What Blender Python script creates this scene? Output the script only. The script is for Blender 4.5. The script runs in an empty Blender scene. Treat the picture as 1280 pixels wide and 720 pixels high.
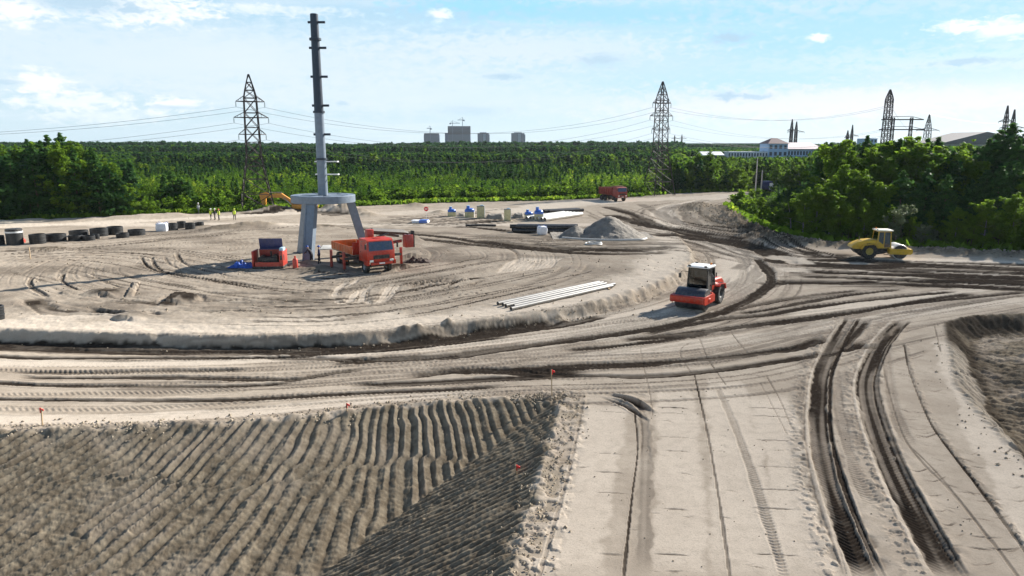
import bpy, bmesh, math, random
import numpy as np
from mathutils import Vector, Matrix
PI = math.pi
rnd = random.Random(7)
C = bpy.context.scene.collection
# ------------------------------------------------------------------ camera model (used to survey the site from the photograph)
H, F, PITCH = 11.5, 900.0, math.atan(179/900.0)
cp, sp = math.cos(PITCH), math.sin(PITCH)
def ray(px, py):
    x, y = (px-640)/F, -(py-360)/F
    return (x, cp + y*sp, -sp + y*cp)
def at(px, py, z=0.0):
    d = ray(px, py); t = (z-H)/d[2]
    return (d[0]*t, d[1]*t)
def at_depth(px, py, Y):
    d = ray(px, py); t = Y/d[1]
    return (d[0]*t, Y, H+d[2]*t)
# ------------------------------------------------------------------ numpy noise
def _hash(ix, iy, seed):
    n = (ix.astype(np.int64)*374761393 + iy.astype(np.int64)*668265263 + seed*974634777) & 0x7fffffff
    n = ((n ^ (n >> 13))*1274126177) & 0x7fffffff
    n = (n ^ (n >> 16)) & 0xffff
    return n/65535.0
def vnoise(x, y, seed=0):
    x = np.asarray(x, float); y = np.asarray(y, float)
    ix, iy = np.floor(x), np.floor(y); fx, fy = x-ix, y-iy
    fx = fx*fx*fx*(fx*(fx*6-15)+10); fy = fy*fy*fy*(fy*(fy*6-15)+10)
    a, b = _hash(ix, iy, seed), _hash(ix+1, iy, seed); c, d = _hash(ix, iy+1, seed), _hash(ix+1, iy+1, seed)
    return (a+(b-a)*fx)*(1-fy) + (c+(d-c)*fx)*fy
def fbm(x, y, seed=0, octv=4, gain=.5):
    s = 0; a = 1; t = 0
    for o in range(octv):
        s = s + a*vnoise(x*2**o+o*17.3, y*2**o-o*9.1, seed+o); t += a; a *= gain
    return s/t
def sstep(a, b, x):
    t = np.clip((x-a)/(b-a), 0, 1); return t*t*(3-2*t)
def catmull(P, n=8):
    P = np.array(P, float); Q = np.vstack([2*P[0]-P[1], P, 2*P[-1]-P[-2]]); out = []
    for i in range(1, len(Q)-2):
        for k in range(n):
            t = k/n
            out.append(.5*((2*Q[i]) + (Q[i+1]-Q[i-1])*t + (2*Q[i-1]-5*Q[i]+4*Q[i+1]-Q[i+2])*t*t + (3*Q[i]-Q[i-1]-3*Q[i+1]+Q[i+2])*t**3))
    out.append(P[-1]); return np.array(out)
def poly_sdf(x, y, P):
    """distance to polygon border, positive inside"""
    P = np.asarray(P, float); best = np.full(x.shape, 1e9); ins = np.zeros(x.shape, bool)
    for i in range(len(P)):
        ax, ay = P[i]; bx, by = P[(i+1) % len(P)]
        dx, dy = bx-ax, by-ay; L = dx*dx+dy*dy+1e-12
        t = np.clip(((x-ax)*dx+(y-ay)*dy)/L, 0, 1)
        best = np.minimum(best, (x-ax-t*dx)**2+(y-ay-t*dy)**2)
        c = (ay > y) != (by > y)
        if abs(dy) > 1e-12: ins ^= c & (x < dx*(y-ay)/dy+ax)
    d = np.sqrt(best); return np.where(ins, d, -d)
def line_sd(x, y, P):
    """signed distance and arclength along an open polyline"""
    P = np.asarray(P, float); best = np.full(x.shape, 1e9); sg = np.zeros(x.shape); s = np.zeros(x.shape); acc = 0
    for i in range(len(P)-1):
        ax, ay = P[i]; dx, dy = P[i+1]-P[i]; L = math.hypot(dx, dy)+1e-9
        t = np.clip(((x-ax)*dx+(y-ay)*dy)/(L*L), 0, 1)
        d2 = (x-ax-t*dx)**2+(y-ay-t*dy)**2; m = d2 < best
        best = np.where(m, d2, best); s = np.where(m, acc+t*L, s)
        sg = np.where(m, np.sign((x-ax)*dy-(y-ay)*dx), sg); acc += L
    return np.sqrt(best)*sg, s
W0 = lambda pts: [at(*p) for p in pts]
# ------------------------------------------------------------------ large forms of the ground
ISLAND = [tuple(p) for p in catmull(W0([(-150,424),(0,430),(160,435),(320,437),(420,435),(520,427),(577,419),(640,411),(702,402),(758,389),(800,377),(840,361),(862,345),(872,331),(868,318)]), 4)] + [(24,108),(-120,108),(-120,46)]
EDGE_A = W0([(-420,556),(-200,546),(0,537),(100,534),(200,530),(300,526),(400,518),(450,511),(520,504),(600,499),(660,497),(702,497)])
EDGE_B = W0([(702,497),(694,535),(678,590),(658,650),(636,720),(608,800)]) + [(-3.5, 4.0), (-5, -30)]
PIT = EDGE_A + EDGE_B[1:] + [(-90,-30), (-90,26)]
PIT2 = W0([(1178,402),(1183,440),(1190,480),(1222,520),(1262,562),(1302,604),(1400,700)]) + [(40,22),(60,40),(42,44)] + W0([(1400,388),(1280,391),(1215,394)])
GRASS_EDGE = W0([(-420,292),(-200,284),(0,277),(150,272),(260,266),(440,258),(560,253),(700,250),(790,246),(850,241.5),(905,240),(945,240)]) + [at(945,243)] + W0([(908,262),(945,291),(975,302),(1060,306),(1160,313),(1290,318),(1500,326)])
SITE = GRASS_EDGE + [(120,-60), (-120,-60)]
BERM = catmull(W0([(905,263),(935,291),(965,302),(1010,306),(1060,308),(1110,312),(1160,315),(1220,318),(1300,321),(1420,326)]), 4)
MOUND = catmull(W0([(872,259),(905,272),(930,286),(965,301)]), 4)
LBERM = catmull(W0([(-200,287),(0,279),(90,275),(160,273),(215,270)]), 4)
TAX = at_depth(404, 245, 70.4)      # axis of the steel tower
def base_h(x, y):
    x = np.asarray(x, float); y = np.asarray(y, float)
    z = np.zeros(x.shape)
    if z.ndim == 0: x = x.reshape(1); y = y.reshape(1); z = z.reshape(1)
    wob = (fbm(x*.6, y*.6, 3, 3)-.5)*.7
    d = poly_sdf(x, y, ISLAND)+wob*.6
    z = z + .66*sstep(0, .75, d)*(1-sstep(78, 104, y)) + .05*np.exp(-((d-1.1)/.5)**2)*(1-sstep(66, 76, y))
    d = poly_sdf(x, y, PIT)
    z = z - np.where(d > 0, np.minimum(d, 17)*.43, 0) - .0
    d = poly_sdf(x, y, PIT2)
    z = z - 1.0*sstep(0, 1.7, d) + .55*sstep(2.2, 4.2, d)*(fbm(x*.45, y*.45, 8, 3))
    b, s = line_sd(x, y, BERM); z = z + (.15+.65*fbm(x*.5, y*.5, 5, 3))*np.exp(-(b/1.5)**2)
    b, s = line_sd(x, y, MOUND); z = z + (.35+.9*fbm(x*.25, y*.25, 6, 3))*np.exp(-(b/3.8)**2)
    b, s = line_sd(x, y, LBERM); z = z + .8*fbm(x*.2, y*.2, 9, 3)*np.exp(-(b/2.2)**2)
    return z
_GX, _GY = np.arange(-112, 112.1, .4), np.arange(8, 204.1, .4)
_GZ = base_h(*np.meshgrid(_GX, _GY))                # lookup table of the large forms
def hgrid(x, y):
    u = np.clip((np.asarray(x, float)+112)/.4, 0, len(_GX)-1.001); v = np.clip((np.asarray(y, float)-8)/.4, 0, len(_GY)-1.001); i = u.astype(int); j = v.astype(int); a = u-i; b = v-j
    return (_GZ[j, i]*(1-a)+_GZ[j, i+1]*a)*(1-b)+(_GZ[j+1, i]*(1-a)+_GZ[j+1, i+1]*a)*b
def hgt(x, y): return float(hgrid(np.array([x]), np.array([y]))[0])
def gpt(px, py):
    z = 0.0
    for _ in range(8):
        x, y = at(px, py, z); z = .5*z+.5*hgt(x, y)
    return (x, y, hgt(x, y))
# ------------------------------------------------------------------ object helpers
def tag(o, label=None, cat=None, group=None, kind=None):
    if label: o['label'] = label
    if cat: o['category'] = cat
    if group: o['group'] = group
    if kind: o['kind'] = kind
    return o
def thing(name, label, cat, loc=(0,0,0), rotz=0, group=None):
    o = bpy.data.objects.new(name, None); C.objects.link(o); o.empty_display_size = .3
    o.location = loc; o.rotation_euler = (0, 0, rotz); return tag(o, label, cat, group)
def dup(root, loc=None, rotz=None, label=None, group=None, scale=None):
    def cp_(o, par):
        c = o.copy(); C.objects.link(c); c.parent = par
        for ch in list(o.children): cp_(ch, c)
        return c
    r = cp_(root, None)
    if loc is not None: r.location = loc
    if rotz is not None: r.rotation_euler = (0, 0, rotz)
    if label: r['label'] = label
    if group: r['group'] = group
    if scale is not None: r.scale = scale if hasattr(scale, '__len__') else (scale,)*3
    return r
class MB:
    def __init__(s): s.v = []; s.f = []; s.sm = []
    def add(s, vs, fs, smooth=False):
        n = len(s.v); s.v += [tuple(v) for v in vs]; s.f += [tuple(i+n for i in f) for f in fs]; s.sm += [smooth]*len(fs); return s
    def box(s, c, d, rz=0, ry=0, rx=0, bev=0):
        x, y, z = d[0]/2, d[1]/2, d[2]/2
        M = Matrix.Translation(c) @ Matrix.Rotation(rz, 4, 'Z') @ Matrix.Rotation(ry, 4, 'Y') @ Matrix.Rotation(rx, 4, 'X')
        if bev:
            bm = bmesh.new(); bmesh.ops.create_cube(bm, size=1)
            for v in bm.verts: v.co = Vector((v.co.x*d[0], v.co.y*d[1], v.co.z*d[2]))
            bmesh.ops.bevel(bm, geom=bm.edges[:], offset=bev, segments=2, affect='EDGES', profile=.5)
            bm.verts.index_update()
            s.add([M @ v.co for v in bm.verts], [[v.index for v in f.verts] for f in bm.faces], True); bm.free(); return s
        vs = [M @ Vector(p) for p in ((-x,-y,-z),(x,-y,-z),(x,y,-z),(-x,y,-z),(-x,-y,z),(x,-y,z),(x,y,z),(-x,y,z))]
        return s.add(vs, [(0,3,2,1),(4,5,6,7),(0,1,5,4),(1,2,6,5),(2,3,7,6),(3,0,4,7)])
    def cyl(s, a, b, r0, r1=None, n=12, smooth=True, cap=True):
        r1 = r0 if r1 is None else r1; a = Vector(a); b = Vector(b); w = (b-a).normalized()
        u = w.orthogonal().normalized(); v = w.cross(u)
        if abs(w.z) > .9: u = Vector((1,0,0)); u = (u-w*u.dot(w)).normalized(); v = w.cross(u)
        vs = []
        for p, r in ((a, r0), (b, r1)):
            for k in range(n):
                t = 2*PI*(k+.5)/n; vs.append(p+u*(r*math.cos(t))+v*(r*math.sin(t)))
        s.add(vs, [(k, (k+1) % n, n+(k+1) % n, n+k) for k in range(n)], smooth)
        if cap: s.add(vs, [tuple(range(n-1, -1, -1)), tuple(range(n, 2*n))])
        return s
    def bar(s, a, b, w, h=None):
        a = Vector(a); b = Vector(b); return s.cyl(a, b, w*.7071, n=4, smooth=False)
    def tube(s, pts, r, n=6):
        pts = [Vector(p) for p in pts]; N = len(pts); vs = []
        for i, p in enumerate(pts):
            w = (pts[min(i+1, N-1)]-pts[max(i-1, 0)]).normalized(); up = Vector((0,0,1)) if abs(w.z) < .9 else Vector((1,0,0))
            u = w.cross(up).normalized(); v = u.cross(w)
            rr = r[i] if hasattr(r, '__len__') else r
            for k in range(n): t = 2*PI*k/n; vs.append(p+u*(rr*math.cos(t))+v*(rr*math.sin(t)))
        fs = [(i*n+k, (i+1)*n+k, (i+1)*n+(k+1) % n, i*n+(k+1) % n) for i in range(N-1) for k in range(n)]
        s.add(vs, fs, True); return s.add(vs, [tuple(range(n)), tuple(range(N*n-1, (N-1)*n-1, -1))])
    def prism(s, prof, y0, y1, axis='Y'):
        """profile in XZ extruded along Y (or in YZ along X / in XY along Z)"""
        m = {'Y': lambda a, b, t: (a, t, b), 'X': lambda a, b, t: (t, a, b), 'Z': lambda a, b, t: (a, b, t)}[axis]
        n = len(prof); vs = [m(a, b, y0) for a, b in prof]+[m(a, b, y1) for a, b in prof]
        return s.add(vs, [tuple(range(n)), tuple(range(2*n-1, n-1, -1))]+[(k, n+k, n+(k+1) % n, (k+1) % n) for k in range(n)])
    def lathe(s, prof, n=24, c=(0,0,0), axis='Z', smooth=True, close=False):
        m = {'Z': lambda r, h, t: (c[0]+r*math.cos(t), c[1]+r*math.sin(t), c[2]+h), 'Y': lambda r, h, t: (c[0]+r*math.cos(t), c[1]+h, c[2]+r*math.sin(t)),
             'X': lambda r, h, t: (c[0]+h, c[1]+r*math.cos(t), c[2]+r*math.sin(t))}[axis]
        N = len(prof); vs = [m(r, h, 2*PI*k/n) for r, h in prof for k in range(n)]
        R = N if close else N-1
        return s.add(vs, [(i*n+k, i*n+(k+1) % n, ((i+1) % N)*n+(k+1) % n, ((i+1) % N)*n+k) for i in range(R) for k in range(n)], smooth)
    def ball(s, c, r, n=10, sq=(1,1,1), lo=-PI/2):
        rows = 6; vs = []
        for i in range(rows+1):
            e = lo+(PI/2-lo)*i/rows
            for k in range(n): t = 2*PI*k/n; vs.append((c[0]+r*sq[0]*math.cos(e)*math.cos(t), c[1]+r*sq[1]*math.cos(e)*math.sin(t), c[2]+r*sq[2]*math.sin(e)))
        return s.add(vs, [(i*n+k, i*n+(k+1) % n, (i+1)*n+(k+1) % n, (i+1)*n+k) for i in range(rows) for k in range(n)], True)
    def build(s, name, mat, parent=None, loc=None):
        me = bpy.data.meshes.new(name); me.from_pydata(s.v, [], s.f); me.materials.append(mat)
        bm = bmesh.new(); bm.from_mesh(me); bmesh.ops.remove_doubles(bm, verts=bm.verts[:], dist=1e-5); bmesh.ops.recalc_face_normals(bm, faces=bm.faces[:]); bm.to_mesh(me); bm.free()
        if any(s.sm):
            me.polygons.foreach_set('use_smooth', [True]*len(me.polygons)); me.set_sharp_from_angle(angle=math.radians(38))
        o = bpy.data.objects.new(name, me); C.objects.link(o)
        if parent: o.parent = parent
        if loc: o.location = loc
        return o
def np_mesh(name, V, Q, mats, matidx=None, attrs=None, smooth=False):
    V = np.asarray(V, np.float32); Q = np.asarray(Q, np.int32); k = Q.shape[1]
    me = bpy.data.meshes.new(name); me.vertices.add(len(V)); me.vertices.foreach_set('co', V.ravel())
    me.loops.add(Q.size); me.loops.foreach_set('vertex_index', Q.ravel()); me.polygons.add(len(Q))
    me.polygons.foreach_set('loop_start', np.arange(0, Q.size, k, dtype=np.int32)); me.polygons.foreach_set('loop_total', np.full(len(Q), k, np.int32))
    for m in mats: me.materials.append(m)
    if matidx is not None: me.polygons.foreach_set('material_index', np.asarray(matidx, np.int32))
    me.polygons.foreach_set('use_smooth', np.full(len(Q), smooth, bool))
    for nm, (dom, arr) in (attrs or {}).items():
        a = me.attributes.new(nm, 'FLOAT', dom); a.data.foreach_set('value', np.asarray(arr, np.float32))
    me.update(calc_edges=True); return me
# ------------------------------------------------------------------ materials
class NT:
    def __init__(s, m): m.use_nodes = True; s.t = m.node_tree; s.t.nodes.clear()
    def n(s, typ, **kw):
        o = s.t.nodes.new(typ)
        for k, v in kw.items():
            if k.startswith('i_'):
                key = k[2:]; key = int(key) if key.isdigit() else key.replace('_', ' ')
                if hasattr(v, 'is_output') or isinstance(v, bpy.types.NodeSocket): s.t.links.new(v, o.inputs[key])
                else: o.inputs[key].default_value = v
            else: setattr(o, k, v)
        return o
    def math(s, op, a, b=None, c=None, clamp=False):
        o = s.t.nodes.new('ShaderNodeMath'); o.operation = op; o.use_clamp = clamp
        for i, v in enumerate((a, b, c)):
            if v is None: continue
            if isinstance(v, bpy.types.NodeSocket): s.t.links.new(v, o.inputs[i])
            else: o.inputs[i].default_value = v
        return o.outputs[0]
    def mix(s, f, a, b, blend='MIX'):
        o = s.t.nodes.new('ShaderNodeMix'); o.data_type = 'RGBA'; o.blend_type = blend
        for k, v in ((0, f), (6, a), (7, b)):
            if isinstance(v, bpy.types.NodeSocket): s.t.links.new(v, o.inputs[k])
            elif k == 0: o.inputs[0].default_value = v
            else: o.inputs[k].default_value = (*v, 1) if len(v) == 3 else v
        return o.outputs[2]
    def sstep(s, a, b, x):
        o = s.n('ShaderNodeMapRange', interpolation_type='SMOOTHSTEP'); s.t.links.new(x, o.inputs[0])
        o.inputs[1].default_value = a; o.inputs[2].default_value = b; return o.outputs[0]
    def noise(s, scale, detail=4, vec=None, rough=.55, dist=0):
        o = s.n('ShaderNodeTexNoise'); o.inputs['Scale'].default_value = scale; o.inputs['Detail'].default_value = detail
        o.inputs['Roughness'].default_value = rough; o.inputs['Distortion'].default_value = dist
        if vec is not None: s.t.links.new(vec, o.inputs['Vector'])
        return o.outputs[0]
_mats = {}
def mat(name, col, rough=.6, metal=0, var=.12, dirt=.0, spec=.5, scale=3):
    """painted / plain surface with mottled tone and optional sand dust"""
    if name in _mats: return _mats[name]
    m = bpy.data.materials.new(name); t = NT(m); co = t.n('ShaderNodeTexCoord').outputs['Object']
    n1 = t.noise(scale, 5, co)
    a = tuple(min(1, c*(1+var)) for c in col); b = tuple(c*(1-var) for c in col)
    c = t.mix(t.sstep(.35, .65, n1), b, a)
    if dirt:
        f = t.math('MULTIPLY', t.sstep(.42, .68, t.noise(scale*1.7, 6, co, .65)), dirt); c = t.mix(f, c, (.30, .25, .19))
    p = t.n('ShaderNodeBsdfPrincipled', i_Base_Color=c, i_Roughness=rough, i_Metallic=metal); p.inputs['Specular IOR Level'].default_value = spec
    o = t.n('ShaderNodeOutputMaterial'); t.t.links.new(p.outputs[0], o.inputs[0]); _mats[name] = m; return m
def glass(name, col=(.02,.035,.05)):
    return mat(name, col, .06, 0, .2, .12, .8)
# ================================================================== GROUND
def gpts(pts):
    P = np.array([ray(*p) for p in pts]); z = np.zeros(len(P))
    for _ in range(8):
        t = (z-H)/P[:, 2]; z = .5*z+.5*hgrid(P[:, 0]*t, P[:, 1]*t)
    t = (z-H)/P[:, 2]; return np.stack([P[:, 0]*t, P[:, 1]*t, hgrid(P[:, 0]*t, P[:, 1]*t)], 1)
GQ = 1.0   # ground mesh step
def build_ground():
    pys = list(np.arange(905, 232, -.72*GQ))+list(np.arange(232, 190, -.6*GQ))+[189, 188, 187, 186, 185.2, 184.6, 184.1, 183.6]
    ys = np.array([-80, -40, -15, 0, 6]+[at(640, p)[1] for p in pys])
    ys = ys[np.concatenate([[True], np.diff(ys) > 0])]
    ys = np.concatenate([ys[ys < 6.01], np.arange(7, ys[5], .8), ys[5:]]) if ys[5] > 8 else ys
    us = np.linspace(-.90, .90, int(1560/GQ))
    R, Cn = len(ys), len(us)
    width = np.where(ys > 12, ys+6, 18+(12-ys)*.8)
    X = us[None, :]*width[:, None]; Y = np.repeat(ys[:, None], Cn, 1)
    near = Y < 260
    Z = np.zeros(X.shape); nr = int((ys < 260).sum())
    xs, yy = X[:nr], Y[:nr]
    Z[:nr] = base_h(xs, yy)
    D = np.zeros(X.shape); LT = np.zeros(X.shape); DI = np.zeros(X.shape); GR = np.ones(X.shape)
    # --- ground cover beyond the site
    dsite = poly_sdf(xs, yy, SITE); n2 = fbm(xs*.5, yy*.5, 21, 4)
    GR[:nr] = sstep(.5, -1.2, dsite+(n2-.5)*4)
    # --- general relief of the sand
    isl = sstep(0, 1.2, poly_sdf(xs, yy, ISLAND))
    dp1 = poly_sdf(xs, yy, PIT); dp2 = poly_sdf(xs, yy, PIT2)
    inpit = sstep(-.1, .35, dp1+(fbm(xs*1.3, yy*1.3, 31, 3)-.5)*.8); inpit2 = sstep(-.1, .3, dp2)
    fine = (fbm(xs*2.2, yy*2.2, 41, 4)-.5)
    rough = np.maximum(np.maximum(isl*.55*(1-sstep(66, 80, yy)*.3), sstep(90, 110, yy)*.6), .05)
    farfade = 1-sstep(70, 140, yy)*.35
    Z[:nr] += fine*.16*rough*farfade + (fbm(xs*.25, yy*.25, 44, 3)-.5)*.22*rough
    # bank face clods
    bank = np.exp(-((poly_sdf(xs, yy, ISLAND)-.4)/.55)**2)*(1-sstep(76, 84, yy))
    Z[:nr] += bank*(fbm(xs*1.6, yy*1.6, 47, 4)-.5)*(.22+.5*sstep(2, 9, xs))
    DI[:nr] = np.maximum(DI[:nr], bank*.2)
    # --- concentric wheel ruts round the tower
    rx, ry = xs-TAX[0], yy-TAX[1]; rr = np.hypot(rx+2*fbm(xs*.05, yy*.05, 5, 2), ry*1.03); th = np.arctan2(ry, rx)
    ringmask = isl*sstep(7, 9, rr)*(1-sstep(26, 31, rr))
    k = vnoise(rr*1.9, th*1.3, 61); gate = sstep(.45, .75, vnoise(rr*.55, th*2.2, 62))
    rut = sstep(.62, .85, k)*gate*ringmask
    Z[:nr] -= rut*.09; D[:nr] = np.maximum(D[:nr], rut*.50)
    k2 = sstep(.6, .9, vnoise(rr*5.5, th*3, 63))*ringmask*(1-gate*.5); Z[:nr] -= k2*.04; D[:nr] = np.maximum(D[:nr], k2*.25)
    # broad damp patches on the island
    dm = sstep(.50, .72, fbm(xs*.11, yy*.16, 71, 4))*isl*.34*sstep(3, 8, poly_sdf(xs, yy, ISLAND)) + isl*sstep(2.5, 6, poly_sdf(xs, yy, ISLAND)+(n2-.5)*4)*(.08+.16*n2); D[:nr] = np.maximum(D[:nr], dm)
    LT[:nr] = np.maximum(LT[:nr], isl*(1-sstep(3.0, 6.5, poly_sdf(xs, yy, ISLAND)+(n2-.5)*4))*.7)
    # --- the bulldozed slopes: ridges run down the fall line
    aP = np.array(EDGE_A); bP = np.array(EDGE_B)
    q = dp1 > -1.5
    xq, yq = xs[q], yy[q]; dA, sA = line_sd(xq, yq, aP); dB, sB = line_sd(xq, yq, bP); dA = np.abs(dA); dB = np.abs(dB)
    warp = (fbm(xq*.35, yq*.22, 81, 3)-.5)*.5+(fbm(xq*1.7, yq*1.2, 82, 2)-.5)*.10
    spx = lambda p, k_, s_: p + .55*(vnoise(p*.23+k_, p*0, s_)-.5)
    kk = np.interp(xq, [-24, -17, -12, -8, -5.5, -3, 0], [.75, .58, .36, .12, -.03, -.16, -.28])
    pA = (xq*1.0 + kk*dA + warp*.5)/(.40*(1+.22*np.abs(kk)))
    pB = (sB - .42*dB + warp*.5)/.40
    pA = pA + .5*sstep(2.6, 3.0, dA+(fbm(xq*.3, yq*.3, 140, 3)-.5)*3) + .4*sstep(.5, .62, fbm(xq*.16, yq*.22, 141, 3)); pA = spx(pA, 3, 142); pB = spx(pB, 9, 143)
    hA = .62+.6*_hash(np.floor(pA+.5), np.floor(pA*0+dA*.22+warp), 144); hB = .62+.6*_hash(np.floor(pB+.5), np.floor(pB*0+dB*.25+warp), 145)
    def ridge(p): f = np.abs((p % 1)-.5)*2; return 1-f**1.6
    mixB = sstep(-.25, .25, dA-dB+(fbm(xq*.9, yq*.9, 83, 3)-.5)*1.2)
    amp = .6+.8*fbm(xq*.6, yq*.45, 84, 3)
    rg = (ridge(pA)*hA*(1-mixB)+ridge(pB)*hB*mixB*.85)*amp
    # second pass overprinting in patches, cleat marks across the ridges
    brk = sstep(.55, .7, fbm(xq*.28, yq*.28, 86, 3)); rg = rg*(1-.4*brk) + brk*.3*ridge((pA*.5+kk*.1)*1.9)
    cl = np.sin((yq*.8+xq*.1+warp*.4)*2*PI/.17)*.010
    clod = fbm(xq*8, yq*6.5, 85, 4, .65)-.5
    mask = inpit[q]; dd = dp1[q]
    Z[:nr][q] += mask*(rg*.125-.04+clod*.055+(fbm(xq*2.2, yq*2.2, 146, 3)-.5)*.05+cl*.5) + np.exp(-((dd-.1)/.35)**2)*(fbm(xq*1.8, yq*1.8, 88, 3)-.35)*.28
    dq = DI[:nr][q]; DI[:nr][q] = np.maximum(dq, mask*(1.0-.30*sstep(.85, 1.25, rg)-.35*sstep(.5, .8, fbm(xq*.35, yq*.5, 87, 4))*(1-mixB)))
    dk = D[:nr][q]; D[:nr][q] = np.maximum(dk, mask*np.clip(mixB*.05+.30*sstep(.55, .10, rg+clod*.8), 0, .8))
    # crumbly shoulder between the slope and the first lane
    sh, ss = line_sd(xs, yy, bP); shm = sstep(-1.5, -1.1, -np.abs(sh))*(dp1 < 0)*sstep(40, 34, yy)*(1-sstep(.9, 1.5, -dp1))
    crumb = sstep(.50, .62, fbm(xs*3.1, yy*3.1, 91, 4)); Z[:nr] += shm*(crumb*.065-.03); DI[:nr] = np.maximum(DI[:nr], shm*(1-crumb)*.55*sstep(.35, .6, n2))
    # --- right hand hollow
    w2 = (fbm(xs*.5, yy*.5, 95, 3)-.5)*1.0
    r2 = ridge((xs*.75+yy*.55+w2)/.55)*.10+(fbm(xs*3, yy*3, 96, 4)-.5)*.30
    Z[:nr] += inpit2*r2; bankm = inpit2*(1-sstep(1.4, 2.2, dp2)); DI[:nr] = np.maximum(DI[:nr], inpit2*(.9-.55*sstep(.45, .62, fbm(xs*.6, yy*.6, 97, 3))*(1-bankm)))
    D[:nr] = np.maximum(D[:nr], bankm*.45+inpit2*.4*sstep(.52, .68, fbm(xs*.3, yy*.3, 98, 3)))
    # --- spoil along the wood edge is greyish dirt
    b, s = line_sd(xs, yy, BERM); DI[:nr] = np.maximum(DI[:nr], .95*np.exp(-(b/2.0)**4)); Z[:nr] += np.exp(-(b/1.7)**2)*fine*.8; D[:nr] = np.maximum(D[:nr], .45*np.exp(-(b/1.8)**4)*sstep(.42, .6, n2))
    b, s = line_sd(xs, yy, MOUND); DI[:nr] = np.maximum(DI[:nr], .65*np.exp(-(b/4.6)**4)*(.6+.6*n2)); Z[:nr] += np.exp(-(b/4)**2)*fine*.5
    # --- tracks -----------------------------------------------------------------------------
    def stroke(px, w, dark=.8, depth=.05, berm=.5, tread=0, per=.26, chev=.6, edge=.5, lite=0, fringe=0, ends=1.5, world=None, streak=.35, seed=None):
        P = catmull(gpts(px)[:, :2], 7) if world is None else world
        sd = rnd.randint(1, 9999) if seed is None else seed
        hw = w/2; m_ = hw*1.9+.1+abs(fringe)*1.2
        r0, r1 = np.searchsorted(ys, P[:, 1].min()-m_), np.searchsorted(ys, P[:, 1].max()+m_)
        r0 = max(r0, 0); r1 = min(r1, nr)
        if r1 <= r0: return
        bd = np.full((r1-r0, Cn), 1e9); S = np.zeros((r1-r0, Cn)); SG = np.zeros((r1-r0, Cn)); acc = 0
        for i in range(len(P)-1):
            (ax, ay), (bx, by) = P[i], P[i+1]; L = math.hypot(bx-ax, by-ay)+1e-9
            a0, a1 = np.searchsorted(ys, min(ay, by)-m_), np.searchsorted(ys, max(ay, by)+m_); a0 = max(a0, r0); a1 = min(a1, r1)
            if a1 > a0:
                xlo, xhi = min(ax, bx)-m_, max(ax, bx)+m_; wl = (width[a0], width[a1-1])
                c0 = max(0, int((min(xlo/wl[0], xlo/wl[1])+.90)/1.8*(Cn-1))-1); c1 = min(Cn, int((max(xhi/wl[0], xhi/wl[1])+.90)/1.8*(Cn-1))+2)
                if c1 > c0:
                    x_ = X[a0:a1, c0:c1]; y_ = Y[a0:a1, c0:c1]; dx, dy = (bx-ax)/L, (by-ay)/L
                    t = (x_-ax)*dx+(y_-ay)*dy; tc = np.clip(t, 0, L); d = np.hypot(x_-ax-tc*dx, y_-ay-tc*dy)
                    V = bd[a0-r0:a1-r0, c0:c1]; mm = d < V
                    V[mm] = d[mm]; S[a0-r0:a1-r0, c0:c1][mm] = (acc+t)[mm]; SG[a0-r0:a1-r0, c0:c1][mm] = np.sign((x_-ax)*dy-(y_-ay)*dx)[mm]
            acc += L
        ii = np.nonzero(bd < m_); d = bd[ii]; s = S[ii]; sg = SG[ii]; gi = (ii[0]+r0, ii[1])
        x_, y_ = X[gi], Y[gi]
        nz = fbm(x_*1.7, y_*1.7, sd, 3)-.5; nw = fbm(s*.22, sg*d*.6/max(w, .3), sd+3, 3)
        wn = hw*(1+(vnoise(s*.25, s*0, sd+5)-.5)*.5)
        ad = d/wn + edge*nz
        m = sstep(1.08, .80, ad)*sstep(-.1, ends, s)*sstep(-.1, ends, acc-s)
        stk = 1-streak+streak*2*sstep(.25, .75, vnoise(sg*d*3.2/max(w, .35)*1.3+50, s*.12, sd+7))
        a = np.clip(dark*(.72+.65*nw)*stk, 0, 1)
        if lite:
            D[gi] = D[gi]*(1-m*lite); LT[gi] = np.maximum(LT[gi], m*lite); DI[gi] *= (1-m*lite)
        else: D[gi] = np.maximum(D[gi], m*a)
        Z[gi] += -m*depth*(1-.25*sstep(0, .4, nz)) + depth*berm*np.exp(-((ad-1.35)/.28)**2)*(.5+nw)*sstep(-.1, ends, s)*sstep(-.1, ends, acc-s)
        if tread:
            tr = np.sin(2*PI*(s+chev*(np.abs(d) if per < .215 else d*1.6))/per); Z[gi] += m*tread*tr*(.5+nw); D[gi] = np.maximum(D[gi], m*.32*sstep(.1, -.6, tr)*sstep(.25, .6, nw))
        if fringe:
            fa = abs(fringe); f = sstep(hw*.9, hw*1.1, d)*sstep(hw+fa*1.15, hw+fa*.25, d)*(sg < 0 if fringe > 0 else sg > 0); c = sstep(.50, .62, fbm(x_*5.2, y_*5.2, sd+9, 4))
            Z[gi] += f*c*.055; D[gi] = np.maximum(D[gi], f*(1-c)*.35*sstep(.45, .6, nw)+f*c*.12)
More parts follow.
